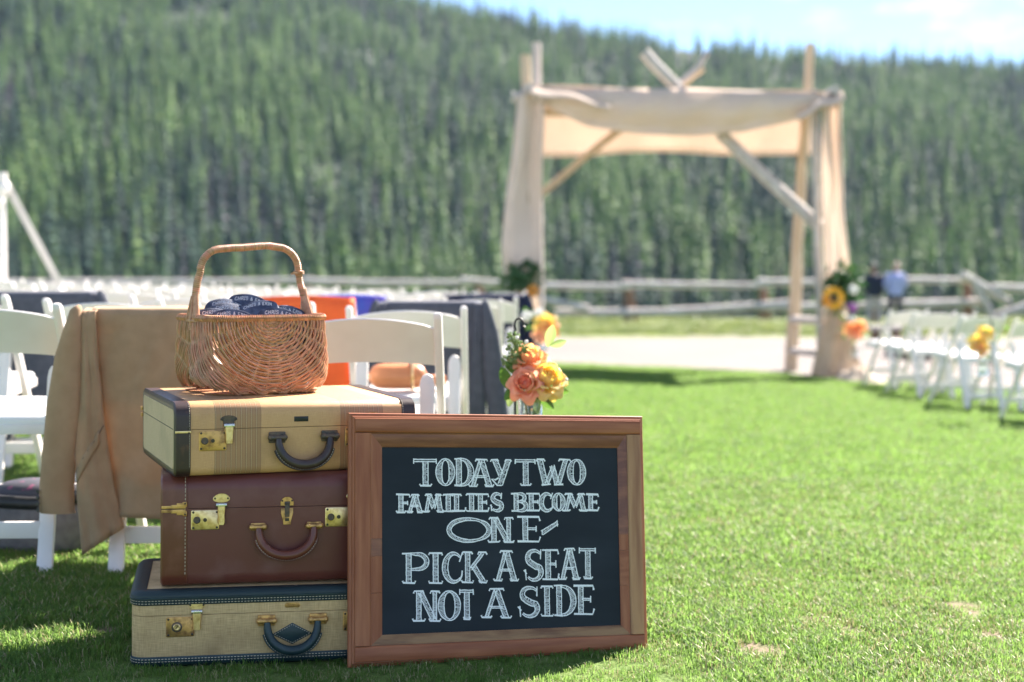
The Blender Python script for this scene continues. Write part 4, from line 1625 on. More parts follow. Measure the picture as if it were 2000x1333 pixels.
def cropB(x, y):
    return 740 + x / 4.1667, 1050 + y / 4.1667


def cropC(x, y):
    return 660 + x / 2.455, 790 + y / 2.455


ROWS = [
    (cropA, .0122, [('T', 278, 470, 135, 356), ('O', 470, 610, 128, 355), ('D', 618, 762, 130, 353), ('A', 730, 932, 135, 356), ('Y', 912, 1078, 135, 352), ('T', 1108, 1276, 133, 346), ('W', 1283, 1562, 130, 340), ('O', 1543, 1680, 127, 343)]),
    (cropA, .0100, [('F', 138, 250, 424, 573), ('A', 226, 352, 426, 573), ('M', 356, 524, 424, 569), ('I', 516, 606, 424, 563), ('L', 588, 702, 424, 562), ('I', 705, 798, 420, 561), ('E', 788, 892, 418, 559), ('S', 903, 1010, 412, 558), ('B', 1080, 1202, 412, 556), ('E', 1200, 1310, 412, 553), ('C', 1308, 1414, 410, 556), ('O', 1416, 1507, 407, 553), ('M', 1490, 1696, 412, 551), ('E', 1688, 1787, 413, 549)]),
    (cropC, .0120, [('Q', 521, 730, 558, 675), ('N', 718, 840, 556, 674), ('E', 858, 968, 550, 672), ('-', 974, 1051, 570, 636)]),
    (cropB, .0118, [('P', 188, 392, 155, 398), ('I', 394, 517, 150, 397), ('C', 516, 674, 147, 392), ('K', 666, 870, 142, 390), ('A', 926, 1126, 130, 374), ('S', 1170, 1332, 120, 370), ('E', 1323, 1455, 117, 363), ('A', 1455, 1624, 107, 360), ('T', 1622, 1754, 104, 353)]),
    (cropB, .0118, [('N', 268, 492, 460, 702), ('O', 476, 654, 453, 700), ('T', 648, 760, 446, 687), ('A', 823, 1064, 436, 672), ('S', 1118, 1302, 420, 663), ('I', 1303, 1408, 414, 656), ('D', 1416, 1584, 408, 652), ('E', 1573, 1737, 404, 642)]),
]
letters_v, letters_f = [], []
let = MB()
for crop, sw, row in ROWS:
    for k, (ch, x0, x1, y0, y1) in enumerate(row):
        ins = .0018

        def fn(u, v, x0=x0, x1=x1, y0=y0, y1=y1, crop=crop):
            return on_board(*crop(x0 + (x1 - x0) * u, y1 + (y0 - y1) * v))
        pen = Pen(fn, 40 + k * 7 + ord(ch))
        glyph(pen, ch, sw)
        let.add(pen.mb.v, pen.mb.f)
let.v = [(x, -.0049, z) for x, y, z in let.v]
# overlapping ribbons sit on slightly different levels so that no two faces share a plane
lv = {}
o_ = let.build('lettering', M['chalk'], panel, 0)
bmx = bmesh.new()
bmx.from_mesh(o_.data)
bmx.verts.ensure_lookup_table()
seen = set()
isl = 0
for v in bmx.verts:
    if v.index in seen:
        continue
    stack, isl = [v], isl + 1
    seen.add(v.index)
    off = (isl % 37) * 9e-6
    while stack:
        w = stack.pop()
        w.co.y -= off
        for e in w.link_edges:
            ov = e.other_vert(w)
            if ov.index not in seen:
                seen.add(ov.index)
                stack.append(ov)
bmx.to_mesh(o_.data)
bmx.free()
o_['label'] = 'white chalk words TODAY TWO FAMILIES BECOME ONE - PICK A SEAT NOT A SIDE'

# ------------------------------------------------------------------ wicker basket
BL_, BD_, BH_ = .318, .254, .188
bk_yaw = RAD(35)
case_top = 0.4886 + 0.168
bc = (-.660, 3.600)
basket = thing('wicker_basket', 'brown willow basket with a tall arched handle on top of the suitcase stack', 'basket',
               (bc[0], bc[1], case_top - .002), bk_yaw)
PER = 4000
_rr = rrect(BL_, BD_, .050, 16)
_pts = []
for i in range(len(_rr)):
    a, b = _rr[i], _rr[(i + 1) % len(_rr)]
    _pts.append(a)
_acc = [0.0]
for i in range(len(_pts)):
    a, b = _pts[i], _pts[(i + 1) % len(_pts)]
    _acc.append(_acc[-1] + math.hypot(b[0] - a[0], b[1] - a[1]))
PTOT = _acc[-1]
_acc_np = np.array(_acc)
_px = np.array([p[0] for p in _pts] + [_pts[0][0]])
_py = np.array([p[1] for p in _pts] + [_pts[0][1]])
# arc length at which the front centre (0, -D/2) lies
_s0 = min(range(len(_acc)), key=lambda i: abs(_px[i]) + (0 if _py[i] < -BD_ / 2 + .001 else 9))
S_FRONT = float(_acc_np[_s0]) + (0 - float(_px[_s0]))


def bk_surf(s, t, n=0.0, back=False):
    """Point of the basket wall; s metres along the rim from the front (or back) centre, t metres down from the rim, n outwards."""
    ss = (S_FRONT + (PTOT / 2 if back else 0) + s) % PTOT
    x, y = float(np.interp(ss, _acc_np, _px)), float(np.interp(ss, _acc_np, _py))
    u = t / BH_
    k = .985 + .050 * math.sin(PI * min(1, u * .62)) - .115 * max(0, (u - .76) / .24) ** 1.8
    # shallow scallops along the lower edge
    k += .012 * math.cos(s * 2 * PI / .062) * max(0, u - .5)
    nx_, ny_ = x / (BL_ / 2) ** 2, y / (BD_ / 2) ** 2
    l_ = math.hypot(nx_, ny_) or 1
    z = BH_ - t + .026 * max(0, u - .3) * min(1, abs(x) / (BL_ / 2)) ** 4
    if u > .86:
        z += .004 * math.cos(s * 2 * PI / .062)
    return Vector((x * k + nx_ / l_ * n, y * k + ny_ / l_ * n, z))


qb = random.Random(5)
NR = 13
dth = PI / NR
wv = MB()
for back in (False, True):
    R, i = .010, 0
    while R < PTOT / 4 + .115:
        segs, cur = [], []
        n = max(10, int(PI * R / .0055))
        ph = i % 2
        jr = qb.uniform(-.0009, .0009)
        for k in range(n + 1):
            th = PI * k / n
            Rw = R + jr + .0010 * math.sin(th * 9 + i)
            s, t = Rw * math.cos(th), Rw * math.sin(th)
            if t > BH_ * .985 or abs(s) > PTOT / 4 + .004:
                if len(cur) > 2:
                    segs.append(cur)
                cur = []
                continue
            off = .0025 * math.sin(th / dth * PI + PI * ph) * min(1, R / .03)
            cur.append(bk_surf(s, max(t, .001), off, back))
        if len(cur) > 2:
            segs.append(cur)
        for sg in segs:
            wv.tube(sg, qb.uniform(.0025, .0031), 5, cap=True)
        R += qb.uniform(.0044, .0050)
        i += 1
wo = wv.build('weave', M['wicker'], basket, 70)
wo['kind'] = 'stuff'
for back in (False, True):
    for j in range(1, NR):
        th = j * dth
        pts_ = []
        R = .006
        while True:
            s, t = R * math.cos(th), R * math.sin(th)
            if t > BH_ * .99 or abs(s) > PTOT / 4:
                break
            pts_.append(bk_surf(s, t, 0, back))
            R += .012
        if len(pts_) > 2:
            rb = MB()
            rb.tube(pts_, .0022, 6)
            rb.build('rib', M['wicker'], basket, 70)
bb = MB()
ring0 = [bk_surf(PTOT * i / 48, BH_ * .985, -.002) for i in range(48)]
bb.loft([[Vector((p.x, p.y, .006)) for p in ring0], [Vector((p.x * .97, p.y * .97, .0015)) for p in ring0], [Vector((p.x * .5, p.y * .5, .004)) for p in ring0]])
bb.build('basket_base', M['wicker'], basket)
rim = MB()
rp = [bk_surf(PTOT * i / 90, .001, 0) + Vector((0, 0, .002)) for i in range(91)]
rim.tube(rp, .0062, 8, cap=False)
rimo = rim.build('rim', M['wicker'], basket, 70)
cw = MB()
nw = int(PTOT / .0047)
for i in range(nw):
    s = PTOT * i / nw
    c0 = bk_surf(s, .001, 0) + Vector((0, 0, .002))
    c1 = bk_surf(s + .003, .001, 0) + Vector((0, 0, .002))
    tg = (c1 - c0).normalized()
    ou = Vector((tg.y, -tg.x, 0))
    cw.tube([c0 + ou * (.0074 * math.cos(a)) + Vector((0, 0, .0074 * math.sin(a))) + tg * (.0016 * a / PI) for a in [PI * 2 * k / 8 for k in range(9)]], .0021, 4, cap=False)
tag(cw.build('rim_wrapping', M['wicker_hi'], rimo, 70), kind='stuff')
# handle
hz = BH_ + .178
hp = []
xl, xt, rc = .156, .132, .058
hp += [(-xl, 0, BH_ - .03), (-xl, 0, BH_), (-xl + .006, 0, BH_ + .05), (-xl + .012, 0, hz - rc - .03)]
for k in range(9):
    a = PI - .5 * PI * k / 8
    hp.append((-xt + rc + rc * math.cos(a) * 1.0 - .004, 0, hz - rc + rc * math.sin(a) - .006))
for k in range(1, 6):
    hp.append((-xt + rc + (2 * (xt - rc)) * k / 6, 0, hz - .003 + .001 * k - .0015 * math.sin(k)))
for k in range(9):
    a = .5 * PI - .5 * PI * k / 8
    hp.append((xt - rc + rc * math.cos(a) * 1.0, 0, hz - rc + rc * math.sin(a)))
hp += [(xt + .004, 0, hz - rc - .03), (xl - .008, 0, BH_ + .05), (xl, 0, BH_), (xl, 0, BH_ - .03)]
hd = MB()
HP = [Vector(p) for p in hp]
acc = [0]
for a, b in zip(HP, HP[1:]):
    acc.append(acc[-1] + (b - a).length)
T = acc[-1]
fine, rad_ = [], []
nf = int(T / .0016)
ax = np.array(acc)
for i in range(nf + 1):
    s = T * i / nf
    p = Vector([float(np.interp(s, ax, [q_[c] for q_ in HP])) for c in range(3)])
    fine.append(p)
    rad_.append((.0096 if i % 3 else .0080) + .0006 * mnoise.noise((s * 30, 0, 0)))
hd.tube(fine, rad_, 9, ref=(0, 1, 0))
hdo = hd.build('handle', M['wicker_hi'], basket, 75)
for sx in (-1, 1):
    fl_ = MB()
    rings = []
    n = 42
    for i in range(n + 1):
        t = i / n
        z = BH_ - .008 + .082 * t
        w = .032 * (1 - t) ** 1.3 + .0065
        d_ = .0105 - .0045 * t + (.0012 if i % 2 else 0)
        xo = sx * (xl - .009 * t)
        rings.append([(xo + sx * d_ * math.cos(a), (w + (.0012 if i % 2 else 0)) * math.sin(a), z) for a in [2 * PI * k / 14 for k in range(14)]])
    fl_.loft(rings)
    fl_.build('handle_foot', M['wicker_hi'], hdo, 75)
    for dy in (-.4, .4):
        sp = MB()
        sp.tube([(sx * (xl + .0125), dy * .034, BH_ - .004), (sx * (xl + .002), dy * .008, BH_ + .055)], .0016, 5)
        sp.build('handle_spoke', M['wicker_hi'], hdo)
tw = MB()
for k in range(3):
    tw.tube([(xt + .002 + .0125 * math.cos(a), .0125 * math.sin(a), hz - rc - .010 + .003 * k) for a in [2 * PI * j / 10 for j in range(11)]], .0020, 5)
tw.tube([(xt - .008, -.010, hz - rc - .009), (xt - .020, -.014, hz - rc - .008), (xt - .027, -.012, hz - rc - .010)], [.0030, .0032, .0022], 6)
tw.build('handle_tie', M['wicker'], hdo)

# ------------------------------------------------------------------ navy foam can sleeves in the basket
def sleeve_mesh(w=.112, h=.098, th=.011, arch=.016, r=.014):
    """Flat foam sleeve with an arched, round-cornered top edge, standing in the x-z plane, face towards -y."""
    out = []
    for x, z in rrect(w, h, [.006, .006, r, r], 5, 0, h / 2):
        out.append((x, z + (arch * (1 - (2 * x / w) ** 2) if z > h * .6 else 0)))
    # extra points along the top so that the arch shows
    top = [(w / 2 - r - (w - 2 * r) * k / 8, h + arch * (1 - (2 * (w / 2 - r - (w - 2 * r) * k / 8) / w) ** 2)) for k in range(1, 8)]
    i = max(range(len(out)), key=lambda j: (out[j][1] > h * .9) * (out[j][0] > 0) * (j + 1))
    right = [p for p in out if p[0] > 0]
    left = [p for p in out if p[0] <= 0]
    bl_pts = [p for p in left if p[1] < h / 2]
    tl_pts = [p for p in left if p[1] >= h / 2]
    poly = bl_pts + right + top + tl_pts
    mb = MB()
    for y0 in (-.0005, -.0005 - th / 2 - .0012):
        rings = []
        for dy, k in ((0, .975), (-th * .12, 1), (-th * .38, 1), (-th * .5, .975)):
            rings.append([(x * k, y0 + dy + .010 * (x / w) ** 2, h / 2 + (z - h / 2) * k) for x, z in poly])
        mb.loft(rings)
    return mb


def print_text(txt, w, zc, hgt, arch, y, x0=0.0):
    mb = MB()
    n = len(txt)
    wd = {'I': .5, ' ': .55, '&': .9}
    tot = sum(wd.get(c, 1) for c in txt)
    x = -w / 2
    for k, c in enumerate(txt):
        cw_ = w * wd.get(c, 1) / tot
        if c != ' ':
            def fn(u, v, x=x, cw_=cw_):
                xx = x + cw_ * (.08 + .84 * u)
                return xx + x0, zc + arch * (1 - (2 * (xx + x0) / .112) ** 2) + hgt * (v - .5)
            pen = Pen(fn, k)
            # light single-line roman letters
            tmp = {'C': [ell(.55, .5, .45, .5, 45, 315, 12)], 'H': [[(.15, 0), (.15, 1)], [(.85, 0), (.85, 1)], [(.15, .5), (.85, .5)]],
                   'R': [[(.2, 0), (.2, 1)], [(.2, .98), (.6, .98)] + ell(.6, .74, .3, .24, 90, -90, 6) + [(.2, .5)], [(.5, .5), (.95, 0)]],
                   'I': [[(.5, 0), (.5, 1)], [(.15, 0), (.85, 0)], [(.15, 1), (.85, 1)]],
                   'S': [ell(.5, .75, .36, .25, 30, 240, 8) + ell(.5, .26, .38, .26, 60, -150, 8)],
                   'E': [[(.2, 0), (.2, 1)], [(.2, .98), (.9, .98)], [(.2, .5), (.7, .5)], [(.2, .02), (.95, .02)]],
                   'N': [[(.15, 0), (.15, 1)], [(.15, 1), (.85, 0)], [(.85, 0), (.85, 1)]],
                   '&': [[(.95, .05), (.35, .72), (.36, .92), (.52, .98), (.64, .88), (.60, .72), (.18, .42), (.10, .22), (.25, .03), (.55, .05), (.80, .30), (.88, .52)]]}
            for pl in tmp[c]:
                pen.line(pl, .00125, .0)
            mb.add([(v[0], y + .010 * (v[0] / .112) ** 2 - .00005 * (i_ % 5), v[2]) for i_, v in enumerate(pen.mb.v)], pen.mb.f)
        x += cw_
    return mb


sleeve_me = sleeve_mesh().mesh('foam_sleeve', M['foam'], 50)
text_me = print_text('CHRIS & ERIN', .078, .0885, .0085, .014, -.0127).mesh('printed_names', M['print'], 0)
# (photo x, photo y of the top centre, depth, tilt, turn, lean, label)
SL = [
    (548, 603, 3.575, 10, 16, -6, 'navy foam can sleeve with printed names, nearest the right front rim of the basket'),
    (455, 606, 3.560, 4, 10, -14, 'navy foam can sleeve with printed names at the middle of the front rim'),
    (424, 605, 3.575, 8, 22, -16, 'navy foam can sleeve half behind the one at the middle of the front rim'),
    (490, 577, 3.690, 10, 8, -10, 'navy foam can sleeve standing highest at the back of the basket'),
    (440, 586, 3.665, 5, 30, -16, 'navy foam can sleeve lying near the left foot of the basket handle'),
    (508, 592, 3.625, -8, -12, -34, 'navy foam can sleeve in the centre of the basket behind the front ones'),
    (560, 598, 3.665, 8, 30, -8, 'dark blue foam can sleeve behind the right front one in the basket'),
    (436, 588, 3.700, -2, 30, -6, 'navy foam can sleeve outside the left foot of the basket handle'),
    (446, 594, 3.650, 6, 32, -14, 'navy foam can sleeve lying low beside the left foot of the basket handle'),
]
for px, py, Y, tilt, turn, lean, lb in SL:
    p = at(px, py, Y)
    o = bpy.data.objects.new('foam_sleeve', sleeve_me)
    C.objects.link(o)
    R3 = Matrix.Rotation(RAD(turn), 3, 'Z') @ Matrix.Rotation(RAD(tilt), 3, 'Y') @ Matrix.Rotation(RAD(lean), 3, 'X')
    o.rotation_euler = R3.to_euler()
    o.location = p - R3 @ Vector((0, 0, .114))
    tag(o, lb, 'can sleeve', 'foam can sleeves in the basket')
    t_ = bpy.data.objects.new('printed_names', text_me)
    C.objects.link(t_)
    t_.parent = o

# ------------------------------------------------------------------ white folding chairs
def chair_proto():
    t = thing('folding_chair', 'proto', 'chair')
    W2 = .2125

    def post_y(z):
        return .245 + (-.22 - .245) * z / .80

    def leg_y(z):
        return -.25 + (-.105 + .25) * z / .61
    for s in (-1, 1):
        mb = MB()
        rings = []
        for z, k in ((0, 1), (.40, 1), (.775, 1), (.79, .85), (.797, .55), (.80, .2)):
            y = post_y(z)
            hw, hd_ = .0125 * min(1, k + .25), .019 * k
            rings.append([(s * W2 + u, y + v, z) for u, v in rrect(hw * 2, hd_ * 2, .005, 2)])
        mb.loft(rings)
        mb.build('back_post', M['white'], t)
        mb = MB()
        rings = []
        for z, k in ((0, 1), (.30, 1), (.575, 1), (.594, .86), (.605, .6), (.61, .2)):
            rings.append([(s * (W2 - .0375) + u, leg_y(z) + v, z) for u, v in rrect(.046 * k, .022, .005, 2)])
        mb.loft(rings)
        mb.build('rear_leg', M['white'], t)
    mb = MB()
    rings = []
    n = 14
    for i in range(n + 1):
        u = -1 + 2 * i / n
        x = u * (W2 - .012)
        cy = -.030 * (1 - u * u)
        top = .758 + .026 * (1 - u * u) - (.004 if abs(u) > .99 else 0)
        bot = .638 + .012 * (1 - u * u)
        yt, yb = post_y(top) + cy, post_y(bot) + cy
        th = .0075
        rings.append([(x, yb - th, bot), (x, yb + th, bot), (x, yt + th, top - .004), (x, yt + th * .5, top), (x, yt - th * .5, top), (x, yt - th, top - .004)])
    mb.loft(rings)
    mb.build('backrest', M['white'], t, 35)
    # seat pad on a frame, tilted up towards the front
    mb = MB()
    rings = []
    for k, (z, ins) in enumerate(((0, .006), (.006, 0), (.024, 0), (.032, .006), (.035, .022))):
        rings.append([(u, .055 + v, .438 + z + .08 * v) for u, v in rrect(.345 - 2 * ins, .385 - 2 * ins, .035 - ins * .5, 4)])
    mb.loft(rings)
    mb.build('seat', M['vinyl'], t, 50)
    mb = MB()
    for s in (-1, 1):
        mb.beam((s * .162, -.14, .414), (s * .162, .25, .446), .020, .032, Vector((0, 0, 1)))
    mb.beam((-.155, -.135, .416), (.155, -.135, .416), .018, .030, Vector((0, 0, 1)))
    mb.beam((-.155, .245, .447), (.155, .245, .447), .018, .030, Vector((0, 0, 1)))
    mb.build('seat_frame', M['white'], t)
    mb = MB()
    mb.beam((-(W2 - .056), leg_y(.125), .125), (W2 - .056, leg_y(.125), .125), .050, .016, Vector((0, 1, 0)))
    mb.build('rear_stretcher', M['white'], t)
    mb = MB()
    mb.beam((-(W2 - .010), post_y(.19), .19), (W2 - .010, post_y(.19), .19), .045, .016, Vector((0, 1, 0)))
    mb.build('front_stretcher', M['white'], t)
    return t


proto = chair_proto()
_used = [False]
CH_ALL = []


def put_chair(x, y, rz, label, group, nm=None):
    if not _used[0]:
        o = proto
        _used[0] = True
    else:
        o = copy_tree(proto)
    o.location = (x, y, gz(x, y))
    o.rotation_euler = (0, 0, rz)
    tag(o, label, 'chair', group)
    CH_ALL.append(o)
    return o


ORD = ['first', 'second', 'third', 'fourth', 'fifth', 'sixth', 'seventh', 'eighth', 'ninth', 'tenth', 'eleventh']
qc = random.Random(9)
ROW_Y = [4.42 + 1.07 * k for k in range(9)]
AIS = [-.432, -.382, -.36, -.28, -.20, -.17, -.14, -.11, -.08]
CHAIR = {}
for k, Y in enumerate(ROW_Y):
    for n in range(11):
        x = AIS[k] - .565 * n + qc.uniform(-.015, .015) * (k > 0)
        if x < -.40 * Y - .25:
            break
        if k == 0:
            lb = ('white folding chair behind the wicker basket, at the aisle end of the nearest row', 'white folding chair under the camel jacket beside the suitcases',
                  'white folding chair at the left edge, nearest row, left of the camel jacket', 'white folding chair at the far left end of the nearest row')[min(n, 3)]
        else:
            lb = 'white folding chair, %s row behind the suitcases, %s' % (ORD[k], 'aisle seat' if n == 0 else '%s from the aisle' % ORD[n])
        CHAIR[(k, n)] = put_chair(x, Y + qc.uniform(-.03, .03) * (k > 0), RAD(qc.uniform(-3, 3) if k else (0, 0, 1, 0)[min(n, 3)]), lb, 'white folding chairs in rows left of the aisle')
RR = [(3.81, 14.1), (3.78, 13.15), (3.88, 12.12), (4.08, 10.9)]
for k, (x, Y) in enumerate(RR):
    for n in range(2):
        X, YY = x + .555 * n * math.cos(RAD(20)), Y + .555 * n * math.sin(RAD(20))
        if X > .385 * YY + .2:
            break
        put_chair(X, YY, RAD(20), 'white folding chair right of aisle, %s row from the arch, %s' % (ORD[k], 'aisle seat' if n == 0 else '%s from the aisle' % ORD[n]),
                  'white folding chairs in rows right of the aisle')

# ------------------------------------------------------------------ jackets over chair backs
def jacket(chair, label, m, w=1.0, ln=1.0, seed=1, pocket=True, both=True, cat='jacket'):
    """Suit jacket hung over a chair back: back panel, two fronts swung to the rear, two sleeves, collar."""
    t = thing('suit_jacket', label, cat, chair.location, chair.rotation_euler.z, 'suit jackets hung on chair backs')
    q = random.Random(seed)
    sd = seed * 3.7

    def hang(name, top, left, right, bot_l, bot_r, y0, bulge, nfold=2.0, side=1, nu=16, nv=28, thick=True, topfold=False):
        """left/right: lists of (z, x) edges from the top down."""
        zl, xl_ = [p[0] for p in left], [p[1] for p in left]
        zr, xr_ = [p[0] for p in right], [p[1] for p in right]

        def fn(u, v, dy=0.0):
            zt_ = top
            zb = bot_l + (bot_r - bot_l) * u
            z = zt_ + (zb - zt_) * v
            a = float(np.interp(-z, [-k for k in zl], xl_))
            b = float(np.interp(-z, [-k for k in zr], xr_))
            x = (a + (b - a) * u) * side * w
            y = y0 - bulge * math.sin(PI * u) * min(1, v * 3)
            y -= .016 * v * math.sin(u * PI * nfold + sd + v * 1.5) + .016 * v * mnoise.noise((u * 3 + sd, v * 2.2, sd))
            dg = u * 1.6 + v * 1.1
            y -= .007 * min(1, v * 4) * mnoise.noise((dg * 5 + sd, (u - v) * 1.6, 4.4)) + .003 * mnoise.noise((dg * 14, (u - v) * 4, sd))
            if topfold and v < .035:
                q_ = (.035 - v) / .035
                y += q_ ** 1.5 * .05
                z -= q_ ** 2 * .010
            return (x, y + dy, z)
        mb = MB()
        mb.grid(fn, nu, nv)
        o = mb.build(name, m, t, 80)
        md = o.modifiers.new('thickness', 'SOLIDIFY')
        md.thickness = .004
        md.offset = 0
        return o, fn
    zt = .812
    hang('back_panel', zt, [(.82, -.235), (.70, -.225), (.5, -.205), (.15, -.20)], [(.82, .235), (.70, .225), (.5, .205), (.15, .20)], .19 / ln, .175 / ln, -.262, .016, 2.6, 1, 34, 36, topfold=True)
    for side in ((-1, 1) if both else (-1,)):
        # side/front panel, seen behind the sleeve (x measured outwards)
        o, fn = hang('front_panel', zt - .004,
                     [(.81, .215), (.66, .21), (.5, .198), (.38, .183), (.26, .165), (.15, .140), (.08, .150)],
                     [(.81, .255), (.66, .258), (.5, .264), (.38, .275), (.26, .27), (.15, .262), (.08, .258)], .155 / ln, .078 / ln, -.286, .012, 1.2, side, 14, 34, topfold=True)
        if pocket:
            pk = MB()
            for (ua, va), (ub, vb) in (((.18, .545), (.98, .655)),):
                def pf(u, v):
                    uu = ua + (ub - ua) * u
                    vv = va + (vb - va) * u + .055 * (v - .0)
                    p = fn(uu, vv)
                    return (p[0], p[1] - .0055 - .002 * math.sin(PI * v), p[2])
                pk.grid(pf, 8, 4)
            po = pk.build('pocket_flap', m, t, 60)
            md = po.modifiers.new('thickness', 'SOLIDIFY')
            md.thickness = .004
            dm_ = MB()
            dm_.tube([Vector(fn(.02 + .98 * k / 10, .535 + .13 * k / 10)) + Vector((0, -.004, 0)) for k in range(11)], .0016, 5)
            dm_.build('pocket_seam', M['seam'] if m is not M['camel'] else M['twine'], po)
        # sleeve: flattened tube outside
        rings = []
        for z, a, b in ((.810, .262, .266), (.806, .257, .275), (.795, .254, .288), (.735, .253, .310), (.66, .253, .335), (.51, .258, .360), (.36, .274, .376), (.27, .283, .386), (.205, .284, .388), (.200, .280, .384)):
            z = zt + .006 - (zt + .006 - z) * ln if False else z
            cx, hw = (a + b) / 2, (b - a) / 2
            ring = []
            for k in range(16):
                an = 2 * PI * k / 16
                wob = (1 + .16 * mnoise.noise((math.cos(an) * 1.2 + sd, z * 9, side * 3.1))) * min(1, hw / .02)
                ring.append((side * w * (cx + hw * math.cos(an)), -.285 + .026 * math.sin(an) * wob - .010 * math.sin(z * 9 + sd) * (1 - z), z))
            rings.append(ring)
        # inside of the cuff
        rings.append([(side * w * (.334 + (p[0] * side / w - .334) * .8), -.285 + (p[1] + .285) * .7, .225) for p in rings[-1]])
        mb = MB()
        mb.loft(rings)
        so = mb.build('sleeve', m, t, 70)
        for k in range(4):
            bt = MB()
            bt.lathe([(.007, 0), (.0072, .0015), (.005, .0028), (.001, .0022)], (side * w * .384, -.300, .212 + .018 * k), 10, Matrix.Rotation(PI / 2, 3, 'X') @ Matrix.Rotation(RAD(40) * side, 3, 'Y'))
            bt.build('cuff_button', M['black'], so)
    cl = MB()
    cl.grid(lambda u, v: ((u - .5) * .26, -.205 + .055 * v + .012 * math.sin(PI * u), .800 + .006 * math.sin(PI * v) - .012 * (2 * u - 1) ** 2), 14, 4)
    co = cl.build('collar', m, t, 80)
    co.modifiers.new('thickness', 'SOLIDIFY').thickness = .005
    return t


j0 = jacket(CHAIR[(0, 1)], 'camel wool jacket hung over a chair back beside the suitcases', M['camel'], 1.0, 1.0, 1)
jacket(CHAIR[(2, 0)], 'charcoal suit jacket on the aisle chair behind the tan bag', M['suit'], .90, 1.0, 2, False)
jacket(CHAIR[(2, 3)], 'charcoal suit jacket on a chair behind the camel jacket', M['suit'], 1.0, 1.0, 4, False)
jacket(CHAIR[(5, 0)], 'navy suit jacket on an aisle chair beyond the roses', M['navy'], 1.0, 1.0, 5, False)


def drape(chair, name, label, m, w, front, back, seed, cat):
    """Cloth laid over the chair back, hanging down behind and in front."""
    def fn(u, v):
        x = (u - .5) * w * (1 + .04 * math.sin(v * 5 + seed))
        L_ = back + front
        s = v * L_
        if s < back:
            z, y = .80 - (back - s), -.262
            y -= .016 * math.sin(u * 9 + seed) * (1 - s / back)
        else:
            z, y = .80 - (s - back), -.205
            y += .016 * math.sin(u * 8 + seed) * ((s - back) / front)
        e = max(0, 1 - abs(s - back) / .03)
        z += .012 * e - .01 * (2 * u - 1) ** 2
        return (x, y + .02 * e * (1 if s < back else -1), z)
    mb = MB()
    mb.grid(fn, 16, 40)
    o = mb.build(name, m, None, 80)
    o.modifiers.new('thickness', 'SOLIDIFY').thickness = .004
    o.location = chair.location
    o.rotation_euler = chair.rotation_euler
    return tag(o, label, cat)


drape(CHAIR[(2, 1)], 'orange_shawl', 'bright orange shawl draped over a chair right of the basket', M['orange'], .47, .30, .50, 1, 'shawl')
drape(CHAIR[(3, 1)], 'blue_shawl', 'blue and violet shawl over a chair back, behind the orange one', M['blue'], .40, .25, .20, 2, 'shawl')

# bags -------------------------------------------------------------------
pc = CHAIR[(1, 0)].location
hb = thing('clutch_bag', 'rolled tan leather bag lying on a white chair seat', 'bag', (pc.x - .045, pc.y - .02, pc.z + .474 + .055), RAD(4))
mb = MB()
rings = []
for i in range(15):
    u = -1 + 2 * i / 14
    k = max(.12, (1 - abs(u) ** 5) ** .5)
    rings.append([(u * .115, .052 * k * math.cos(a), .050 * k * math.sin(a) - .004) for a in [2 * PI * j / 18 for j in range(18)]])
mb.loft(rings)
mb.build('bag_body', M['tan_bag'], hb, 60)
mb = MB()
mb.tube([(.055, .056 * math.cos(a), .054 * math.sin(a)) for a in [2 * PI * j / 16 for j in range(17)]], .006, 6, cap=False)
mb.build('bag_ring', M['brass_bright'], hb)
mb = MB()
mb.box((.15, .01, -.022), (.07, .05, .045), Matrix.Rotation(.3, 3, 'Z'), 0, .012)
mb.build('bag_flap', M['tan_bag'], hb)

cl_ = CHAIR[(0, 2)].location
gb = thing('tote_bag', 'grey felt tote bag with a black rim under the chair at the left edge', 'bag', (cl_.x - .02, cl_.y + .16, gz(cl_.x, cl_.y)), RAD(-8))
mb = MB()
rings = []
for z, k in ((0, .86), (.015, .95), (.07, 1.03), (.13, 1.02), (.175, .95)):
    rings.append([(.26 * k * math.copysign(abs(math.cos(a)) ** .7, math.cos(a)), .13 * k * math.copysign(abs(math.sin(a)) ** .8, math.sin(a)), z * (1 + .06 * math.sin(a * 2))) for a in [2 * PI * j / 32 for j in range(32)]])
mb.loft(rings)
mb.build('bag_body', M['grey_bag'], gb, 60)
mb = MB()
mb.tube([(.25 * math.copysign(abs(math.cos(a)) ** .7, math.cos(a)), .125 * math.copysign(abs(math.sin(a)) ** .8, math.sin(a)), .185 + .02 * math.sin(a * 2 + 1)) for a in [2 * PI * j / 32 for j in range(33)]], .022, 8, cap=False)
mb.build('bag_rim', M['black'], gb, 60)
mb = MB()
mb.ball((.05, -.02, .19), .09, 14, 8, (1.5, 1, .45))
mb.build('bag_lining', M['floral'], gb, 60)

# ------------------------------------------------------------------ wedding arch of logs and burlap
YF, YB = 15.3, 16.5
arch = thing('wedding_arch', 'rough log arch draped with burlap at the end of the lawn', 'arch', (1.75, 15.9, gz(1.75, 15.9)))
A0 = Vector(arch.location)


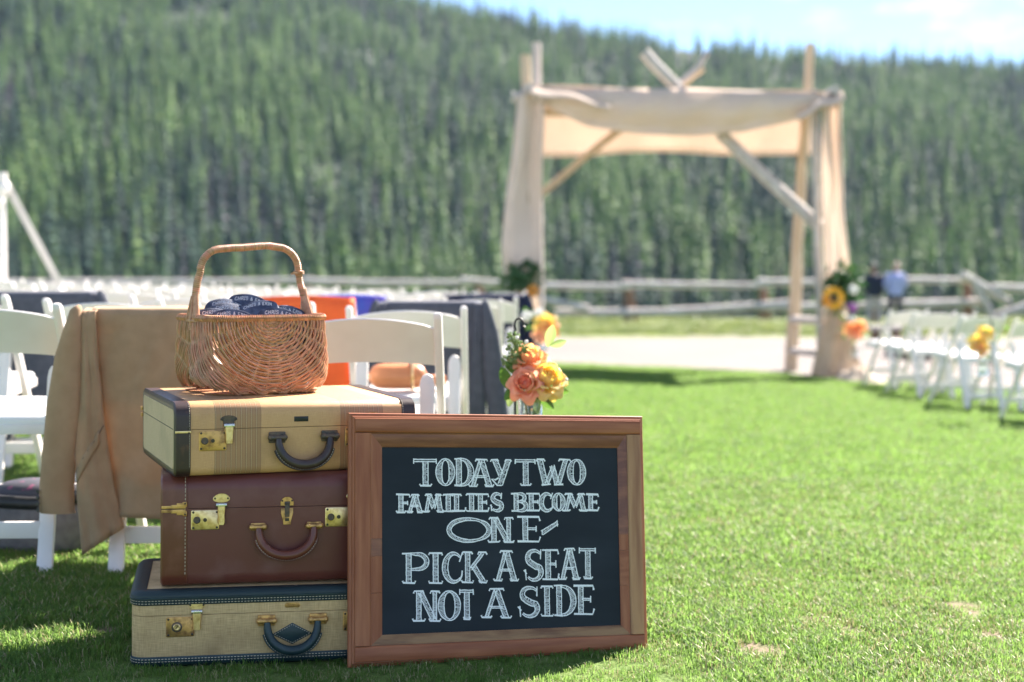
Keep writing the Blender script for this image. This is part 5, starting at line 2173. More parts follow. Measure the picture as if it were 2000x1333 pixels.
def log(name, pts, r, m, parent, seed, n=9, base=None):
    q = random.Random(seed)
    P = []
    for a, b in zip(pts, pts[1:]):
        k = max(2, int((b - a).length / .28))
        P += [a.lerp(b, i / k) for i in range(k)]
    P.append(pts[-1])
    off = base or Vector((0, 0, 0))
    rs = []
    for i, p in enumerate(P):
        t = i / max(1, len(P) - 1)
        rr = r[0] + (r[1] - r[0]) * t
        rs.append(rr * (1 + .12 * mnoise.noise((seed * 5.1, i * .9, 0))))
        P[i] = p - off + Vector((mnoise.noise((seed, i * .5, 1)), mnoise.noise((seed, i * .5, 2)), 0)) * .018
    mb = MB()
    mb.tube(P, rs, n)
    for _ in range(max(1, len(P) // 3)):
        i = q.randrange(1, len(P) - 1) if len(P) > 2 else 0
        mb.ball(P[i] + Vector((q.uniform(-1, 1), q.uniform(-1, 1), 0)).normalized() * rs[i] * .8, rs[i] * .4, 7, 4)
    return mb.build(name, m, parent, 60)


def ground_pt(px, Y):
    p = at(px, 700, Y)
    return Vector((p.x, Y, gz(p.x, Y) - .05))


log('post', [ground_pt(1607, YF), at(1596, 440, YF), at(1590, 176, YF)], (.048, .042), M['bark_grey'], arch, 1, base=A0)
log('post', [ground_pt(1545, YB), at(1566, 330, YB), at(1577, 190, YB), at(1583, 86, YB)], (.080, .050), M['bark_pale'], arch, 2, base=A0)
log('post', [ground_pt(1036, YF), at(1030, 300, YF), at(1027, 108, YF)], (.072, .055), M['bark_pale'], arch, 3, base=A0)
log('post', [ground_pt(1052, YB), at(1049, 300, YB), at(1047, 84, YB)], (.070, .050), M['bark_grey'], arch, 4, base=A0)
zb_ = at(1300, 192, YF).z
fl_, fr2 = Vector((at(1000, 192, YF).x, YF - .06, at(1000, 192, YF).z)), Vector((at(1642, 192, YF).x, YF - .06, at(1642, 194, YF).z))
log('beam', [fl_, fr2], (.06, .05), M['bark_grey'], arch, 5, base=A0)
bl2, br2 = Vector((at(1035, 212, YB).x, YB + .05, zb_)), Vector((at(1600, 214, YB).x, YB + .05, zb_))
log('beam', [bl2, br2], (.055, .05), M['bark_pale'], arch, 6, base=A0)
log('beam', [Vector((at(1034, 192, YF).x, YF - .2, zb_ + .08)), Vector((at(1048, 212, YB).x, YB + .2, zb_ + .08))], (.05, .045), M['bark_grey'], arch, 7, base=A0)
log('beam', [Vector((at(1625, 192, YF).x, YF - .2, zb_ + .06)), Vector((at(1565, 212, YB).x, YB + .2, zb_ + .06))], (.05, .045), M['bark_grey'], arch, 8, base=A0)
log('brace', [at(1052, 384, YB), at(1130, 318, YB), at(1215, 250, YB)], (.042, .045), M['bark_pale'], arch, 9, base=A0)
log('brace', [at(1405, 258, YF + .2), at(1480, 332, YF + .2), at(1598, 442, YF + .1)], (.072, .068), M['bark_grey'], arch, 10, base=A0)
log('branch', [at(1258, 103, YF), at(1300, 148, YF), at(1350, 200, YF + .1)], (.062, .060), M['bark_grey'], arch, 11, base=A0)
log('branch', [at(1382, 102, YF + .3), at(1362, 134, YF + .25), at(1300, 192, YF + .2)], (.028, .052), M['bark_grey'], arch, 12, base=A0)
log('branch', [at(1372, 134, YF + .25), at(1350, 150, YF + .25), at(1322, 172, YF + .22)], (.040, .045), M['bark_pale'], arch, 13, base=A0)
for py in (628, 690):
    a, b = at(1545, py - 4, YB), at(1606, py, YF)
    log('rung', [a, b], (.045, .045), M['bark_grey'], arch, int(py), base=A0)


def cloth(name, fn, nu, nv, parent, m=None, th=.006):
    mb = MB()
    mb.grid(lambda u, v: Vector(fn(u, v)) - A0, nu, nv)
    o = mb.build(name, m or M['burlap'], parent, 85)
    md = o.modifiers.new('thickness', 'SOLIDIFY')
    md.thickness = th
    return o


FT_X = [1018, 1060, 1150, 1250, 1340, 1450, 1550, 1600, 1645]
FT_T = [168, 170, 173, 174, 173, 177, 181, 184, 186]
FT_B = [186, 206, 248, 262, 266, 258, 236, 214, 192]


def swag(u, v):
    px = 1018 + (1645 - 1018) * u
    t, b = float(np.interp(px, FT_X, FT_T)), float(np.interp(px, FT_X, FT_B))
    py = t + (b - t) * v
    Y = YF - .10 - .10 * math.sin(PI * min(1, v * 1.2)) * math.sin(PI * u) + .012 * math.sin(u * 40 + v * 6)
    return at(px, py, Y)


def roof(u, v):
    a = at(1018 + 627 * u, float(np.interp(1018 + 627 * u, FT_X, FT_T)), YF - .10)
    b = Vector((bl2.x - .05 + (br2.x - bl2.x + .1) * u, YB + .10, zb_ + .08))
    p = a.lerp(b, v)
    p.z -= .10 * math.sin(PI * v) * (1 - .6 * abs(2 * u - 1)) - .03 * math.sin(u * 9)
    return p


def valance(u, v):
    px = 1030 + (1602 - 1030) * u
    zt_ = zb_ + .08
    bot = at(px, 302 - 6 * math.sin(u * PI) + 3 * math.sin(u * 11), YB)
    z = zt_ + (bot.z - zt_) * v
    return Vector((bot.x, YB + .10 - .03 * math.sin(u * 26) * v, z))


cloth('front_swag', swag, 60, 12, arch)
cloth('canopy', roof, 40, 14, arch)
cloth('back_valance', valance, 60, 10, arch)
vh = MB()
vh.tube([Vector(valance(u / 30, 1.0)) - A0 for u in range(31)], .018, 6)
vh.build('valance_hem', M['burlap'], arch, 60)


def curtain(Y, edges, folds, depth, seed):
    ys, ls, rs = zip(*edges)

    def fn(u, v):
        py = ys[0] + (ys[-1] - ys[0]) * v
        a, b = float(np.interp(py, ys, ls)), float(np.interp(py, ys, rs))
        w = (b - a)
        p = at(a + w * u, py, Y)
        g = .4 + .6 * (60 / max(18, w))
        p.y += depth * g * (math.sin((u + .10 * math.sin(u * 5 + seed)) * 2 * PI * folds + seed + .8 * math.sin(v * 4 + seed)) * (.45 + .55 * u) + .5 * math.sin(u * 11 + v * 3 + seed)) + .07 * mnoise.noise((u * 2.5, v * 4, seed))
        return p
    return fn


cloth('curtain', curtain(YF - .12, [(182, 1012, 1064), (300, 1000, 1061), (400, 986, 1059), (480, 979, 1058), (535, 984, 1056), (562, 1002, 1046), (600, 998, 1052), (680, 990, 1058), (746, 984, 1062)], 1.6, .035, 1), 40, 60, arch)
cloth('curtain', curtain(YF - .12, [(184, 1606, 1646), (300, 1607, 1649), (400, 1607, 1649), (480, 1609, 1655), (545, 1612, 1664), (575, 1618, 1652), (605, 1622, 1648)], 1.7, .042, 2), 40, 50, arch)
# the end of the curtain, gathered into a bundle round the foot of the posts
BY = [(590, 1622, 1650), (625, 1612, 1658), (660, 1600, 1664), (695, 1592, 1672), (725, 1586, 1682), (748, 1584, 1690)]
rings = []
ys_, ls_, rs_ = zip(*BY)
for k in range(15):
    py = 590 + (748 - 590) * k / 14
    a_, b_ = at(float(np.interp(py, ys_, ls_)), py, YF - .12), at(float(np.interp(py, ys_, rs_)), py, YF - .12)
    c_, hw = (a_ + b_) / 2, (b_ - a_).length / 2
    rings.append([c_ - A0 + Vector((hw * math.cos(an) * (1 + .10 * math.sin(an * 5 + k * .25)), hw * .62 * math.sin(an) * (1 + .16 * math.sin(an * 7 + k * .35)), .02 * math.sin(an * 3 + k)))
                  for an in [2 * PI * j / 40 for j in range(40)]])
bun = MB()
bun.loft(rings)
bun.build('curtain_bundle', M['burlap_dk'], arch, 85)
for (xa, ya), (xb, yb), r_ in (((1034, 176), (1192, 212), .075), ((1644, 187), (1556, 232), .075)):
    fo = MB()
    pa, pb2 = at(xa, ya, YF - .16), at(xb, yb, YF - .26)
    fo.grid(lambda u, v: pa.lerp(pb2, u) - A0 + Vector((0, (v - .5) * .28 * (1 - .5 * u), .05 * math.sin(PI * v) - .10 * abs(v - .5) * (1 - u) - .02 * math.sin(u * 9))), 20, 8)
    o = fo.build('canopy_fold', M['burlap'], arch, 85)
    o.modifiers.new('thickness', 'SOLIDIFY').thickness = .006
# cloth puddled on the grass
pud = MB()
pc0 = ground_pt(1678, YF - .45)


def puddle(u, v):
    a = 2 * PI * u
    r = .27 * (1 - v) ** .8 * (1 + .3 * mnoise.noise((math.cos(a) * 1.5, math.sin(a) * 1.5, 3))) + .002
    z = .125 * math.sin(v * PI * .5) * (1 + .7 * mnoise.noise((math.cos(a) * 2, math.sin(a) * 2, v * 3)))
    return pc0 + Vector((r * 1.15 * math.cos(a), r * .9 * math.sin(a), z + .045)) - A0


pud.grid(puddle, 32, 8)
pud.build('cloth_puddle', M['burlap'], arch, 85)


# ------------------------------------------------------------------ flowers
def petal_mesh(m, w, h, curl, seed):
    mb = MB()

    def fn(u, v):
        x = (u - .5) * w * (math.sin(PI * min(1, .18 + v * .69)) ** .6) * (1.0 if v < .9 else 1.0)
        z = h * v
        y = -.30 * w * (1 - (2 * u - 1) ** 2) * (1 - .45 * v) - curl * v ** 4 * h
        z -= .55 * max(0, curl) * v ** 6 * h + .16 * h * abs(2 * u - 1) ** 3 * v
        y += .012 * w * math.sin(u * 9 + seed)
        return (x, -y, z)
    mb.grid(fn, 6, 6)
    return mb.mesh('petal', m, 85)


ROSE_PETALS = {}


def rose(parent, name, loc, d, direction, kind, detail=True):
    """Rose of diameter d opening towards direction; petals are its sub-parts."""
    m = M[kind]
    Rm = Vector(direction).to_track_quat('Z', 'Y').to_matrix()
    q = random.Random(int(abs(loc[0] * 999) + abs(loc[2] * 999)))
    core = MB()
    # spiral heart
    rings = []
    core.grid(lambda u, v: Rm @ Vector(((.06 + .13 * u) * d * math.cos(u * 13) * (.7 + .3 * v), (.06 + .13 * u) * d * math.sin(u * 13) * (.7 + .3 * v), d * (-.12 + .44 * v - .10 * u * v))) + Vector(loc), 44, 3)
    core.ball(Vector(loc) - Rm @ Vector((0, 0, d * .10)), d * .24, 12, 6, (1, 1, 1), 0)
    co = core.build(name, m, parent, 85)
    if kind not in ROSE_PETALS:
        ROSE_PETALS[kind] = [petal_mesh(m, 1, 1, c, i) for i, c in enumerate((-.05, .30, .55))]
    rings = ((4, .17, .44, .56, 2, 0), (5, .24, .54, .58, 14, 0), (6, .30, .62, .60, 30, 1), (7, .36, .70, .60, 52, 2), (5, .36, .72, .58, 74, 2)) if detail else ((5, .22, .6, .55, 10, 1), (6, .32, .72, .58, 40, 2))
    for n, r, w, h, open_, k in rings:
        a0 = q.uniform(0, 6)
        for i in range(n):
            a = a0 + 2 * PI * i / n + q.uniform(-.12, .12)
            o = bpy.data.objects.new('petal', ROSE_PETALS[kind][k])
            C.objects.link(o)
            o.parent = co
            rot = Rm.to_4x4() @ Matrix.Rotation(a, 4, 'Z') @ Matrix.Translation((0, r * d * .62, -d * .26)) @ Matrix.Rotation(-RAD(open_ + q.uniform(-5, 5)), 4, 'X')
            o.matrix_local = Matrix.Translation(loc) @ rot @ Matrix.Diagonal((w * d, w * d, h * d * q.uniform(.9, 1.08), 1))
    return co


def leaf_spray(parent, name, pts, ln, m, seed, n=10, w=.42):
    q = random.Random(seed)
    mb = MB()
    for _ in range(n):
        p = Vector(q.choice(pts)) + Vector((q.uniform(-1, 1), q.uniform(-1, 1), q.uniform(-1, 1))) * ln * .6
        d = Vector((q.uniform(-1, 1), q.uniform(-1, .4), q.uniform(-.5, 1))).normalized()
        s = d.cross(Vector((q.uniform(-1, 1), q.uniform(-1, 1), q.uniform(-1, 1)))).normalized()
        nn = d.cross(s)
        L_ = ln * q.uniform(.6, 1.2)
        W_ = L_ * w
        mb.add([p, p + d * L_ * .3 + s * W_ * .42 + nn * W_ * .1, p + d * L_ * .7 + s * W_ * .33 + nn * W_ * .05, p + d * L_ - nn * W_ * .25,
                p + d * L_ * .7 - s * W_ * .33 + nn * W_ * .05, p + d * L_ * .3 - s * W_ * .42 + nn * W_ * .1, p + d * L_ * .5 - nn * W_ * .08],
               [(0, 1, 6), (1, 2, 6), (2, 3, 6), (3, 4, 6), (4, 5, 6), (5, 0, 6)])
    o = mb.build(name, m, parent, 85)
    o['kind'] = 'stuff' if n > 14 else ''
    if n <= 14:
        del o['kind']
    return o


def jar(parent, c, r=.038, h=.10):
    g = MB()
    g.lathe([(r * .9, 0), (r, .004), (r, h * .72), (r * .86, h * .82), (r * .80, h * .86), (r * .84, h * .88), (r * .84, h), (r * .76, h), (r * .76, h * .88), (r * .78, h * .83), (r * .92, h * .70), (r * .92, .008), (.001, .008)], c, 20)
    o = g.build('glass_jar', M['glass'], parent, 50)
    t_ = MB()
    q = random.Random(2)
    for k in range(3):
        t_.tube([Vector(c) + Vector((r * .9 * math.cos(a), r * .9 * math.sin(a), h * .84 + .003 * k)) for a in [2 * PI * j / 14 for j in range(15)]], .0022, 5, cap=False)
    for k in range(3):
        a = q.uniform(0, 6)
        t_.tube([Vector(c) + Vector((0, -r, h * .84)), Vector(c) + Vector((math.cos(a) * r * 1.3, -r * 1.2, h * .84 + .01 * math.sin(a))), Vector(c) + Vector((math.cos(a) * r * 1.6, -r * 1.1, h * .70))], .002, 5)
    t_.build('twine_bow', M['twine'], o)
    return o


def hook(px, Y, top_py, label, group, side=1):
    p = at(px, top_py, Y)
    t = thing('garden_hook', label, 'stake', (p.x, Y, gz(p.x, Y)), 0, group)
    h = p.z - gz(p.x, Y)
    mb = MB()
    mb.tube([(0, 0, -.05), (0, 0, h)], .0042, 7)
    mb.build('rod', M['iron'], t)
    mb = MB()
    mb.tube([(0, 0, h - .01), (0, 0, h + .015)] + [(side * (.012 - .012 * math.cos(a)), 0, h + .015 + .012 * math.sin(a)) for a in [PI * k / 6 for k in range(7)]] + [(side * .024, 0, h + .005), (side * .030, 0, h)], .003, 6)
    for k in range(3):
        mb.ball((0, 0, h - .02 - .022 * k), .0085, 8, 6)
    mb.build('hook', M['iron'], t)
    return t


# bouquet beside the sign, in a jar hung on a hook
hook(1006, 4.25, 640, 'black garden hook with the rose jar, just behind the chalkboard', 'black hooks along the aisle')
bc_ = at(1041, 735, 4.20)
bq = thing('rose_bouquet', 'orange, coral and yellow roses in a glass jar above the chalkboard', 'bouquet', bc_)


def rel(px, py, Y):
    return at(px, py, Y) - bc_


rose(bq, 'rose', rel(1035, 694, 4.20), .082, (.05, -.55, .85), 'rose_or')
rose(bq, 'rose', rel(1026, 748, 4.14), .074, (-.18, -.95, .35), 'rose_co')
rose(bq, 'rose', rel(1071, 734, 4.16), .084, (.32, -.75, .60), 'rose_ye')
jar(bq, rel(1036, 828, 4.20), .036, .098)
sm = MB()
for px in (1022, 1034, 1048, 1056):
    sm.tube([rel(1036 + (px - 1036) * .25, 818, 4.20), rel(px, 772, 4.20), rel(px, 745, 4.20)], .0032, 6)
sm.build('stem', M['leaf'], bq)
for i, (px, py, dx, dz, L_) in enumerate(((990, 744, -.35, .8, .080), (1002, 762, -.5, -.6, .068), (1004, 722, -.6, .5, .062), (1064, 782, .5, -.5, .064), (1094, 764, .8, -.1, .045), (1074, 660, .25, 1, .07), (1088, 672, .9, .25, .05), (998, 772, -.2, -1, .06), (1048, 788, .1, -1, .055), (1012, 706, -.8, .2, .05))):
    p = rel(px, py, 4.18)
    lf = MB()
    d = Vector((dx, -.15, dz)).normalized()
    s = d.cross(Vector((0, -1, .2))).normalized()

    def lfn(u, v, p=p, d=d, s=s, L_=L_):
        w = L_ * .46 * math.sin(PI * min(1, .06 + v * .92)) ** .8
        return p + d * (L_ * (v - .4)) + s * ((u - .5) * w) + d.cross(s) * (abs(u - .5) * w * .5 - .15 * L_ * v * v)
    lf.grid(lfn, 4, 7)
    lf.build('leaf', M['leaf'] if i < 5 else M['leaf_pale'], bq, 85)
q = random.Random(12)
for cx0, cy0, n, rr in ((1010, 680, 60, 21), (994, 705, 46, 18), (1003, 660, 18, 14)):
    sp = MB()
    for k in range(n):
        a, r_ = q.uniform(0, 6.28), rr * math.sqrt(q.random())
        e = rel(cx0 + r_ * math.cos(a), cy0 + r_ * .8 * math.sin(a), 4.19 + q.uniform(-.02, .02))
        sp.ball(e, q.uniform(.0030, .0055), 6, 4)
        if k % 3 == 0:
            sp.tube([rel(1024, 725, 4.19), rel((1024 + cx0) / 2, (725 + cy0) / 2, 4.19), e], .0010, 4)
    o = sp.build('berry_spray', M['leaf_pale'], bq, 85)
    o['kind'] = 'stuff'
wf = MB()
for px, py in ((1106, 742), (1090, 758), (1010, 660), (1028, 668)):
    wf.ball(rel(px, py, 4.17), .006, 8, 5)
o = wf.build('white_buds', M['white_fl'], bq, 85)
o['kind'] = 'stuff'


def far_bouquet(name, label, px, py, Y, parts, leaves, jar_py=None, group=None, fwd=.05):
    c = at(px, py, Y)
    t = thing(name, label, 'bouquet', c, 0, group)
    for i, (qx, qy, d, kind) in enumerate(parts):
        p = at(qx, qy, Y - fwd) - c
        if kind.startswith('rose'):
            rose(t, 'rose', p, d, (.1 * (i - 1), -.8, .5), kind, False)
        elif kind in ('sunflower', 'orange_fl'):
            mb = MB()
            for k in range(16):
                a = 2 * PI * k / 16
                e1, e2 = Vector((math.cos(a), 0, math.sin(a))), Vector((-math.sin(a), 0, math.cos(a)))
                mb.add([p + e1 * d * .16, p + e1 * d * .34 + e2 * d * .08 + Vector((0, -.01, 0)), p + e1 * d * .5 + Vector((0, .01, 0)), p + e1 * d * .34 - e2 * d * .08 + Vector((0, -.01, 0))], [(0, 1, 2, 3)])
            o = mb.build('sunflower' if kind == 'sunflower' else 'daisy', M[kind], t, 85)
            mb = MB()
            mb.ball(p + Vector((0, -.008, 0)), d * .13, 12, 6, (1, .4, 1))
            mb.build('seed_head', M['seedhead'] if kind == 'sunflower' else M['orange_fl'], o, 85)
        else:
            mb = MB()
            q_ = random.Random(i)
            for k in range(7):
                mb.ball(p + Vector((q_.uniform(-1, 1), q_.uniform(-1, 1), q_.uniform(-1, 1))) * d * .3, d * .28, 8, 5)
            mb.build('flower_head', M[kind], t, 85)
    for qx, qy, r_, n in leaves:
        p = at(qx, qy, Y) - c
        q_ = random.Random(int(qx))
        pts_ = [p + Vector((q_.uniform(-1, 1), q_.uniform(-1, 1), q_.uniform(-1, 1))).normalized() * r_ * q_.random() ** .4 for _ in range(30)]
        leaf_spray(t, 'foliage', pts_, r_ * .55, M['leaf_dark'] if n > 100 else M['leaf'], int(qx + qy), n)
    if jar_py:
        jar(t, at(px, jar_py, Y) - c, .04, .11)
    return t


hook(1044, 9.0, 618, 'black garden hook with the second rose jar, left side of the aisle', 'black hooks along the aisle', 1)
far_bouquet('rose_bouquet', 'second rose bouquet of the left aisle with pale peach roses', 1056, 640, 9.0,
            [(1064, 628, .10, 'rose_ye'), (1070, 640, .10, 'rose_or'), (1058, 652, .08, 'rose_co'), (1030, 618, .07, 'white_fl'), (1050, 610, .06, 'white_fl')],
            [(1042, 625, .08, 26), (1052, 655, .06, 18)], 685, 'rose jars along the aisle')
hook(1937, 10.5, 625, 'black garden hook beside the right front chairs', 'black hooks along the aisle', -1)
far_bouquet('rose_bouquet', 'yellow rose bouquet on a hook in front of the right chairs', 1920, 665, 10.45,
            [(1912, 668, .11, 'rose_ye'), (1926, 648, .09, 'rose_ye'), (1916, 682, .08, 'rose_co')], [(1930, 660, .10, 26), (1932, 690, .07, 18), (1900, 660, .05, 12)], 735, 'rose jars along the aisle')
far_bouquet('rose_bouquet', 'orange rose bouquet beside the right foot of the arch', 1668, 645, 14.9,
            [(1664, 640, .12, 'rose_or'), (1680, 636, .11, 'rose_or'), (1672, 652, .10, 'rose_co')], [(1682, 662, .10, 22), (1650, 650, .09, 18)], 700, 'rose jars along the aisle')
far_bouquet('arch_flowers', 'greenery and orange flowers tied to the left post of the arch', 1024, 560, YF - .3,
            [(1042, 568, .14, 'orange_fl'), (1028, 578, .13, 'orange_fl'), (1024, 594, .12, 'orange_fl'), (1034, 590, .08, 'white_fl')], [(1022, 546, .19, 260), (1010, 560, .13, 120)], fwd=.24)
far_bouquet('arch_flowers', 'sunflower and greenery tied to the right post of the arch', 1640, 575, YF - .3,
            [(1628, 583, .27, 'sunflower'), (1616, 588, .13, 'orange_fl'), (1664, 600, .11, 'purple_fl'), (1668, 566, .10, 'white_fl'), (1662, 622, .08, 'white_fl')],
            [(1638, 556, .21, 280), (1658, 566, .15, 140), (1648, 600, .12, 60)], fwd=.26)

# ------------------------------------------------------------------ split-rail fence beyond the gravel
YFN = 40.0
fence = thing('rail_fence', 'weathered log rail fence along the far side of the gravel', 'fence', (0, YFN, hill_z(0, YFN)))
F0 = Vector(fence.location)
q = random.Random(31)
for px, top in ((-120, 548), (120, 550), (360, 549), (600, 548), (935, 546), (1225, 545), (1488, 545), (1705, 545), (1886, 532), (2120, 540)):
    g = ground_pt(px, YFN)
    g.z = hill_z(g.x, YFN) - .2
    log('post', [g, at(px, top, YFN)], (.10, .08), M['fence_post'], fence, px, base=F0)
    g2 = g + Vector((.35, .5, 0))
    log('post_brace', [g2, at(px + 6, top + 22, YFN + .1)], (.07, .07), M['fence_post'], fence, px + 1, base=F0)
rails = [(-140, 552, 130, 553), (110, 552, 370, 551), (345, 553, 610, 547), (590, 550, 915, 553), (900, 548, 1010, 556), (990, 557, 1232, 562), (1214, 556, 1495, 559), (1480, 552, 1712, 549), (1695, 547, 1895, 549),
         (-140, 600, 600, 600), (590, 605, 960, 600), (1085, 612, 1320, 610), (1300, 611, 1545, 592), (1480, 600, 1712, 597), (1695, 596, 1925, 590)]
for i, (x0, y0_, x1, y1_) in enumerate(rails):
    log('rail', [at(x0, y0_, YFN - .12), at((x0 + x1) / 2, (y0_ + y1_) / 2 + q.uniform(0, 3), YFN - .12), at(x1, y1_, YFN - .12)], (.105, .085) if i < 9 else (.125, .105), M['fence'], fence, 50 + i, base=F0)
for i, (x0, y0_, x1, y1_) in enumerate(((1040, 582, 1150, 604), (1878, 536, 1972, 590), (1900, 545, 1948, 640), (1938, 562, 2120, 568), (1945, 618, 2120, 560), (1960, 612, 2120, 580))):
    log('rail', [at(x0, y0_, YFN - .4), at(x1, y1_, YFN - .4)], (.11, .10), M['fence'], fence, 80 + i, base=F0)


# ------------------------------------------------------------------ two men by the fence, backs to the camera
def person(px, Y, head_py, label, top_m, leg_m, hair_m, bulk, lean, seed, bald=False):
    g = at(px, 640, Y)
    zg = hill_z(g.x, Y) + .02
    H_ = at(px, head_py, Y).z - zg
    t = thing('person', label, 'person', (g.x, Y, zg), RAD(seed * 9 - 8))
    k = H_ / 1.78

    def S(p):
        return Vector((p[0] * k, p[1] * k, p[2] * k))
    # x right, y away from the camera (he faces +y)
    hips = (0, 0, .94)
    chest = (.01 * lean, .01, 1.30)
    neck = (.02 * lean, .02, 1.50)
    head = (.03 * lean, .035, 1.66)
    arms = {}
    for s in (-1, 1):
        arms[s] = [(s * .19 * bulk, .01, 1.43), (s * .27 * bulk, -.01, 1.17), (s * .20 * bulk, .12, .98), (s * .16, .20, .98)]
    legs = {s: [(s * .10, 0, .92), (s * .125, .02, .50), (s * (.14 + .02 * seed), -.01, .07), (s * (.15 + .02 * seed), .13, .03)] for s in (-1, 1)}
    b = MB()
    b.tube([S((0, 0, .85)), S(hips), S((0, 0, 1.10)), S(chest), S((.01, .01, 1.42)), S(neck), S((head[0], head[1], 1.56))],
           [.13 * k * bulk, .165 * k * bulk, .155 * k * bulk, .18 * k * bulk, .14 * k * bulk, .062 * k, .058 * k], 14)
    b.ball(S(head), .112 * k, 16, 10, (.82, .95, 1.12))
    b.tube([S((head[0], head[1] + .10, 1.665)), S((head[0], head[1] + .128, 1.64))], [.018 * k, .014 * k], 8)      # nose
    for s in (-1, 1):
        b.ball(S((head[0] + s * .092, head[1] - .005, 1.655)), .03 * k, 8, 6, (.45, .8, 1.2))
        b.ball(S((head[0] + s * .036, head[1] + .092, 1.685)), .014 * k, 8, 6)
        b.tube([S(p) for p in arms[s]], [.062 * k * bulk, .047 * k, .036 * k, .026 * k], 10)
        hnd = S(arms[s][3])
        b.ball(hnd, .040 * k, 10, 6, (1, .9, .6))
        for f in range(4):
            b.tube([hnd + S((-s * (.02 - .014 * f), .02, -.004)), hnd + S((-s * (.045 - .010 * f), .055, -.012)), hnd + S((-s * (.06 - .008 * f), .05, -.04))], [.010 * k, .009 * k, .007 * k], 6)
        b.tube([hnd + S((s * .02, .0, .02)), hnd + S((s * .015, .04, .05))], [.011 * k, .008 * k], 6)
        b.tube([S(p) for p in legs[s]], [.088 * k, .062 * k, .045 * k, .04 * k], 10)
    body = b.build('body', M['skin'], t, 85)
    rm = body.modifiers.new('one_skin', 'REMESH')
    rm.mode = 'VOXEL'
    rm.voxel_size = .014
    rm.use_smooth_shade = True
    # clothing
    c = MB()
    c.tube([S((0, 0, .86)), S(hips), S((0, -.005, 1.10)), S(chest), S((.01, .01, 1.43)), S((neck[0], neck[1], 1.50))],
           [.185 * k * bulk, .182 * k * bulk, .172 * k * bulk, .198 * k * bulk, .155 * k * bulk, .072 * k], 16)
    for s in (-1, 1):
        c.tube([S((s * .10, .01, 1.42))] + [S(p) for p in arms[s][:3]], [.085 * k, .078 * k * bulk, .064 * k, .052 * k], 12)
    co = c.build('shirt' if bald else 'jacket', top_m, t, 85)
    rm = co.modifiers.new('one_cloth', 'REMESH')
    rm.mode = 'VOXEL'
    rm.voxel_size = .016
    rm.use_smooth_shade = True
    c = MB()
    c.tube([S((0, 0, .80)), S((0, 0, .98))], [.16 * k * bulk, .172 * k * bulk], 14)
    for s in (-1, 1):
        c.tube([S((s * .085, 0, .90))] + [S(p) for p in legs[s][:2]] + [S((legs[s][2][0], legs[s][2][1], .05))], [.12 * k, .105 * k, .082 * k, .075 * k], 12)
    co = c.build('trousers', leg_m, t, 85)
    rm = co.modifiers.new('one_cloth', 'REMESH')
    rm.mode = 'VOXEL'
    rm.voxel_size = .016
    rm.use_smooth_shade = True
    for s in (-1, 1):
        c = MB()
        c.ball(S((legs[s][2][0], .06, .045)), .075 * k, 12, 8, (.62, 1.75, .62))
        c.build('shoe', M['shoe'], t, 85)
    h_ = MB()
    h_.ball(S((head[0], head[1] - .012, 1.685 if not bald else 1.655)), .118 * k, 16, 10, (.83, .93, 1.02 if not bald else .55))
    h_.build('hair', hair_m, t, 85)
    return t


person(1707, 38.6, 517, 'person in a dark navy jacket and light grey trousers standing near the fence', M['jacket_navy'], M['trouser_grey'], M['hair_dk'], 1.02, -1, 0)
person(1748, 38.4, 513, 'grey-haired person in a lavender blue shirt and dark trousers near the fence', M['shirt_blue'], M['trouser_dk'], M['hair_gr'], 1.06, 1, 1, True)

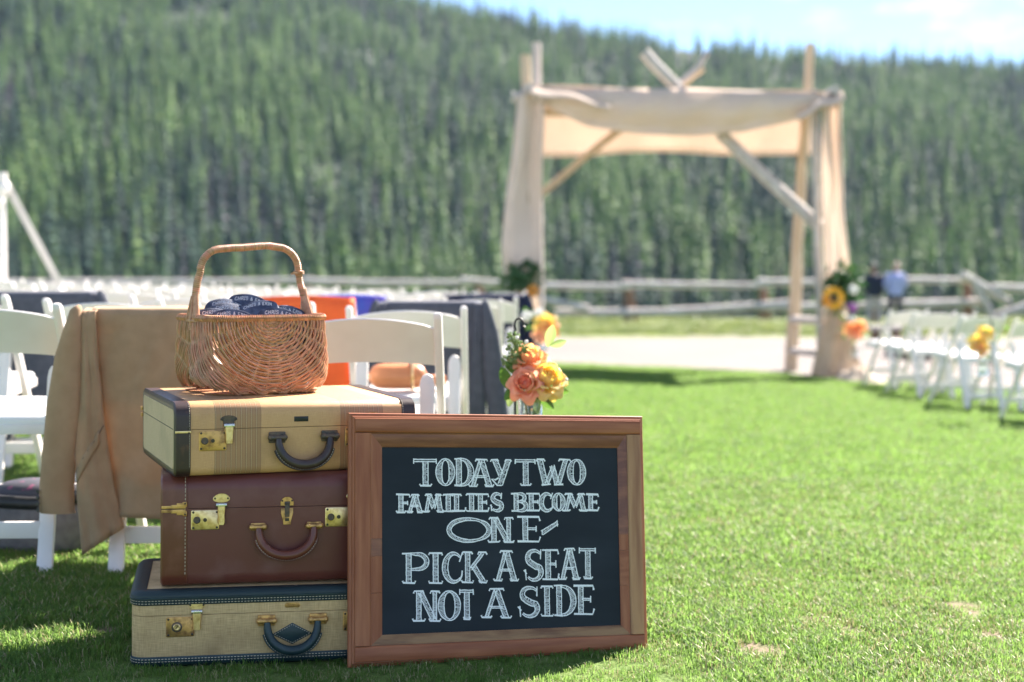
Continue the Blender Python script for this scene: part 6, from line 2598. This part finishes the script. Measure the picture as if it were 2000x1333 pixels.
# ------------------------------------------------------------------ tent pole at the left edge with its ratchet strap
tp = at(2, 345, 12.0)
pole = thing('tent_pole', 'white tent pole with a tied top at the left edge beyond the chairs', 'pole', (tp.x, 12.0, gz(tp.x, 12)))
hgt = tp.z - gz(tp.x, 12)
mb = MB()
mb.tube([(0, 0, -.1), (0, 0, hgt)], .034, 12)
mb.build('pole', M['white'], pole)
mb = MB()
mb.tube([(0, 0, hgt - .03), (0, 0, hgt + .03)], .05, 12)
mb.ball((.01, 0, hgt - .10), .07, 10, 6, (1, .8, 1.1))
mb.ball((-.02, -.02, hgt - .22), .06, 10, 6, (1.1, .8, .9))
mb.build('tied_cloth', M['white'], pole)
a, b = at(8, 352, 12.0), at(132, 585, 12.6)
b2 = a + (b - a) * ((a.z - gz(b.x, 12.6)) / (a.z - b.z))
st_ = thing('guy_strap', 'grey strap with a red mark running down from the tent pole', 'strap', (b2.x, b2.y, b2.z))
mb = MB()
d = b2 - a
mb.beam(a - b2, a + d * .60 - b2, .058, .006, Vector((0, 1, 0)), 0, .001)
mb.beam(a + d * .635 - b2, Vector((0, 0, .02)), .058, .006, Vector((0, 1, 0)), 0, .001)
mb.build('strap', M['strap'], st_)
mb = MB()
mb.beam(a + d * .60 - b2, a + d * .635 - b2, .062, .010, Vector((0, 1, 0)), 0, .001)
mb.build('red_tape', M['strap_red'], st_)

# ------------------------------------------------------------------ bench and fire ring beyond the right chairs
bx, bY = at(1730, 650, 24).x, 24.0
bench = thing('log_bench', 'pale plank bench on two log feet at the edge of the gravel', 'bench', (bx, bY, gz(bx, bY)))
mb = MB()
mb.box((0, 0, .30), (.56, .34, .08), None, 0, .02)
mb.build('seat', M['bark_grey'], bench)
for s in (-1, 1):
    mb = MB()
    mb.tube([(s * .2, 0, -.05), (s * .17, 0, .27)], .075, 10)
    mb.build('leg', M['fence_post'], bench, 50)
fx, fY = at(1838, 660, 20).x, 20.0
q = random.Random(77)
stone_me = []
for i in range(4):
    mb = MB()
    rings = []
    mb.grid(lambda u, v, i=i: tuple(Vector((math.cos(2 * PI * u) * math.sin(PI * v), math.sin(2 * PI * u) * math.sin(PI * v), math.cos(PI * v) * .8)) * (.17 * (1 + .35 * mnoise.noise((math.cos(2 * PI * u) * 1.2 + i * 4, math.sin(2 * PI * u) * 1.2, math.cos(PI * v) * 1.2))))), 12, 7)
    stone_me.append(mb.mesh('stone', M['stone'], 60))
for k in range(11):
    a = 2 * PI * k / 11
    o = bpy.data.objects.new('stone', stone_me[k % 4])
    C.objects.link(o)
    x, Y = fx + .62 * math.cos(a), fY + .62 * math.sin(a)
    o.location = (x, Y, gz(x, Y) + .10)
    o.rotation_euler = (q.uniform(-.3, .3), q.uniform(-.3, .3), q.uniform(0, 6))
    tag(o, 'grey stone of the fire ring on the gravel behind the right chairs', 'stone', 'stones of the fire ring')
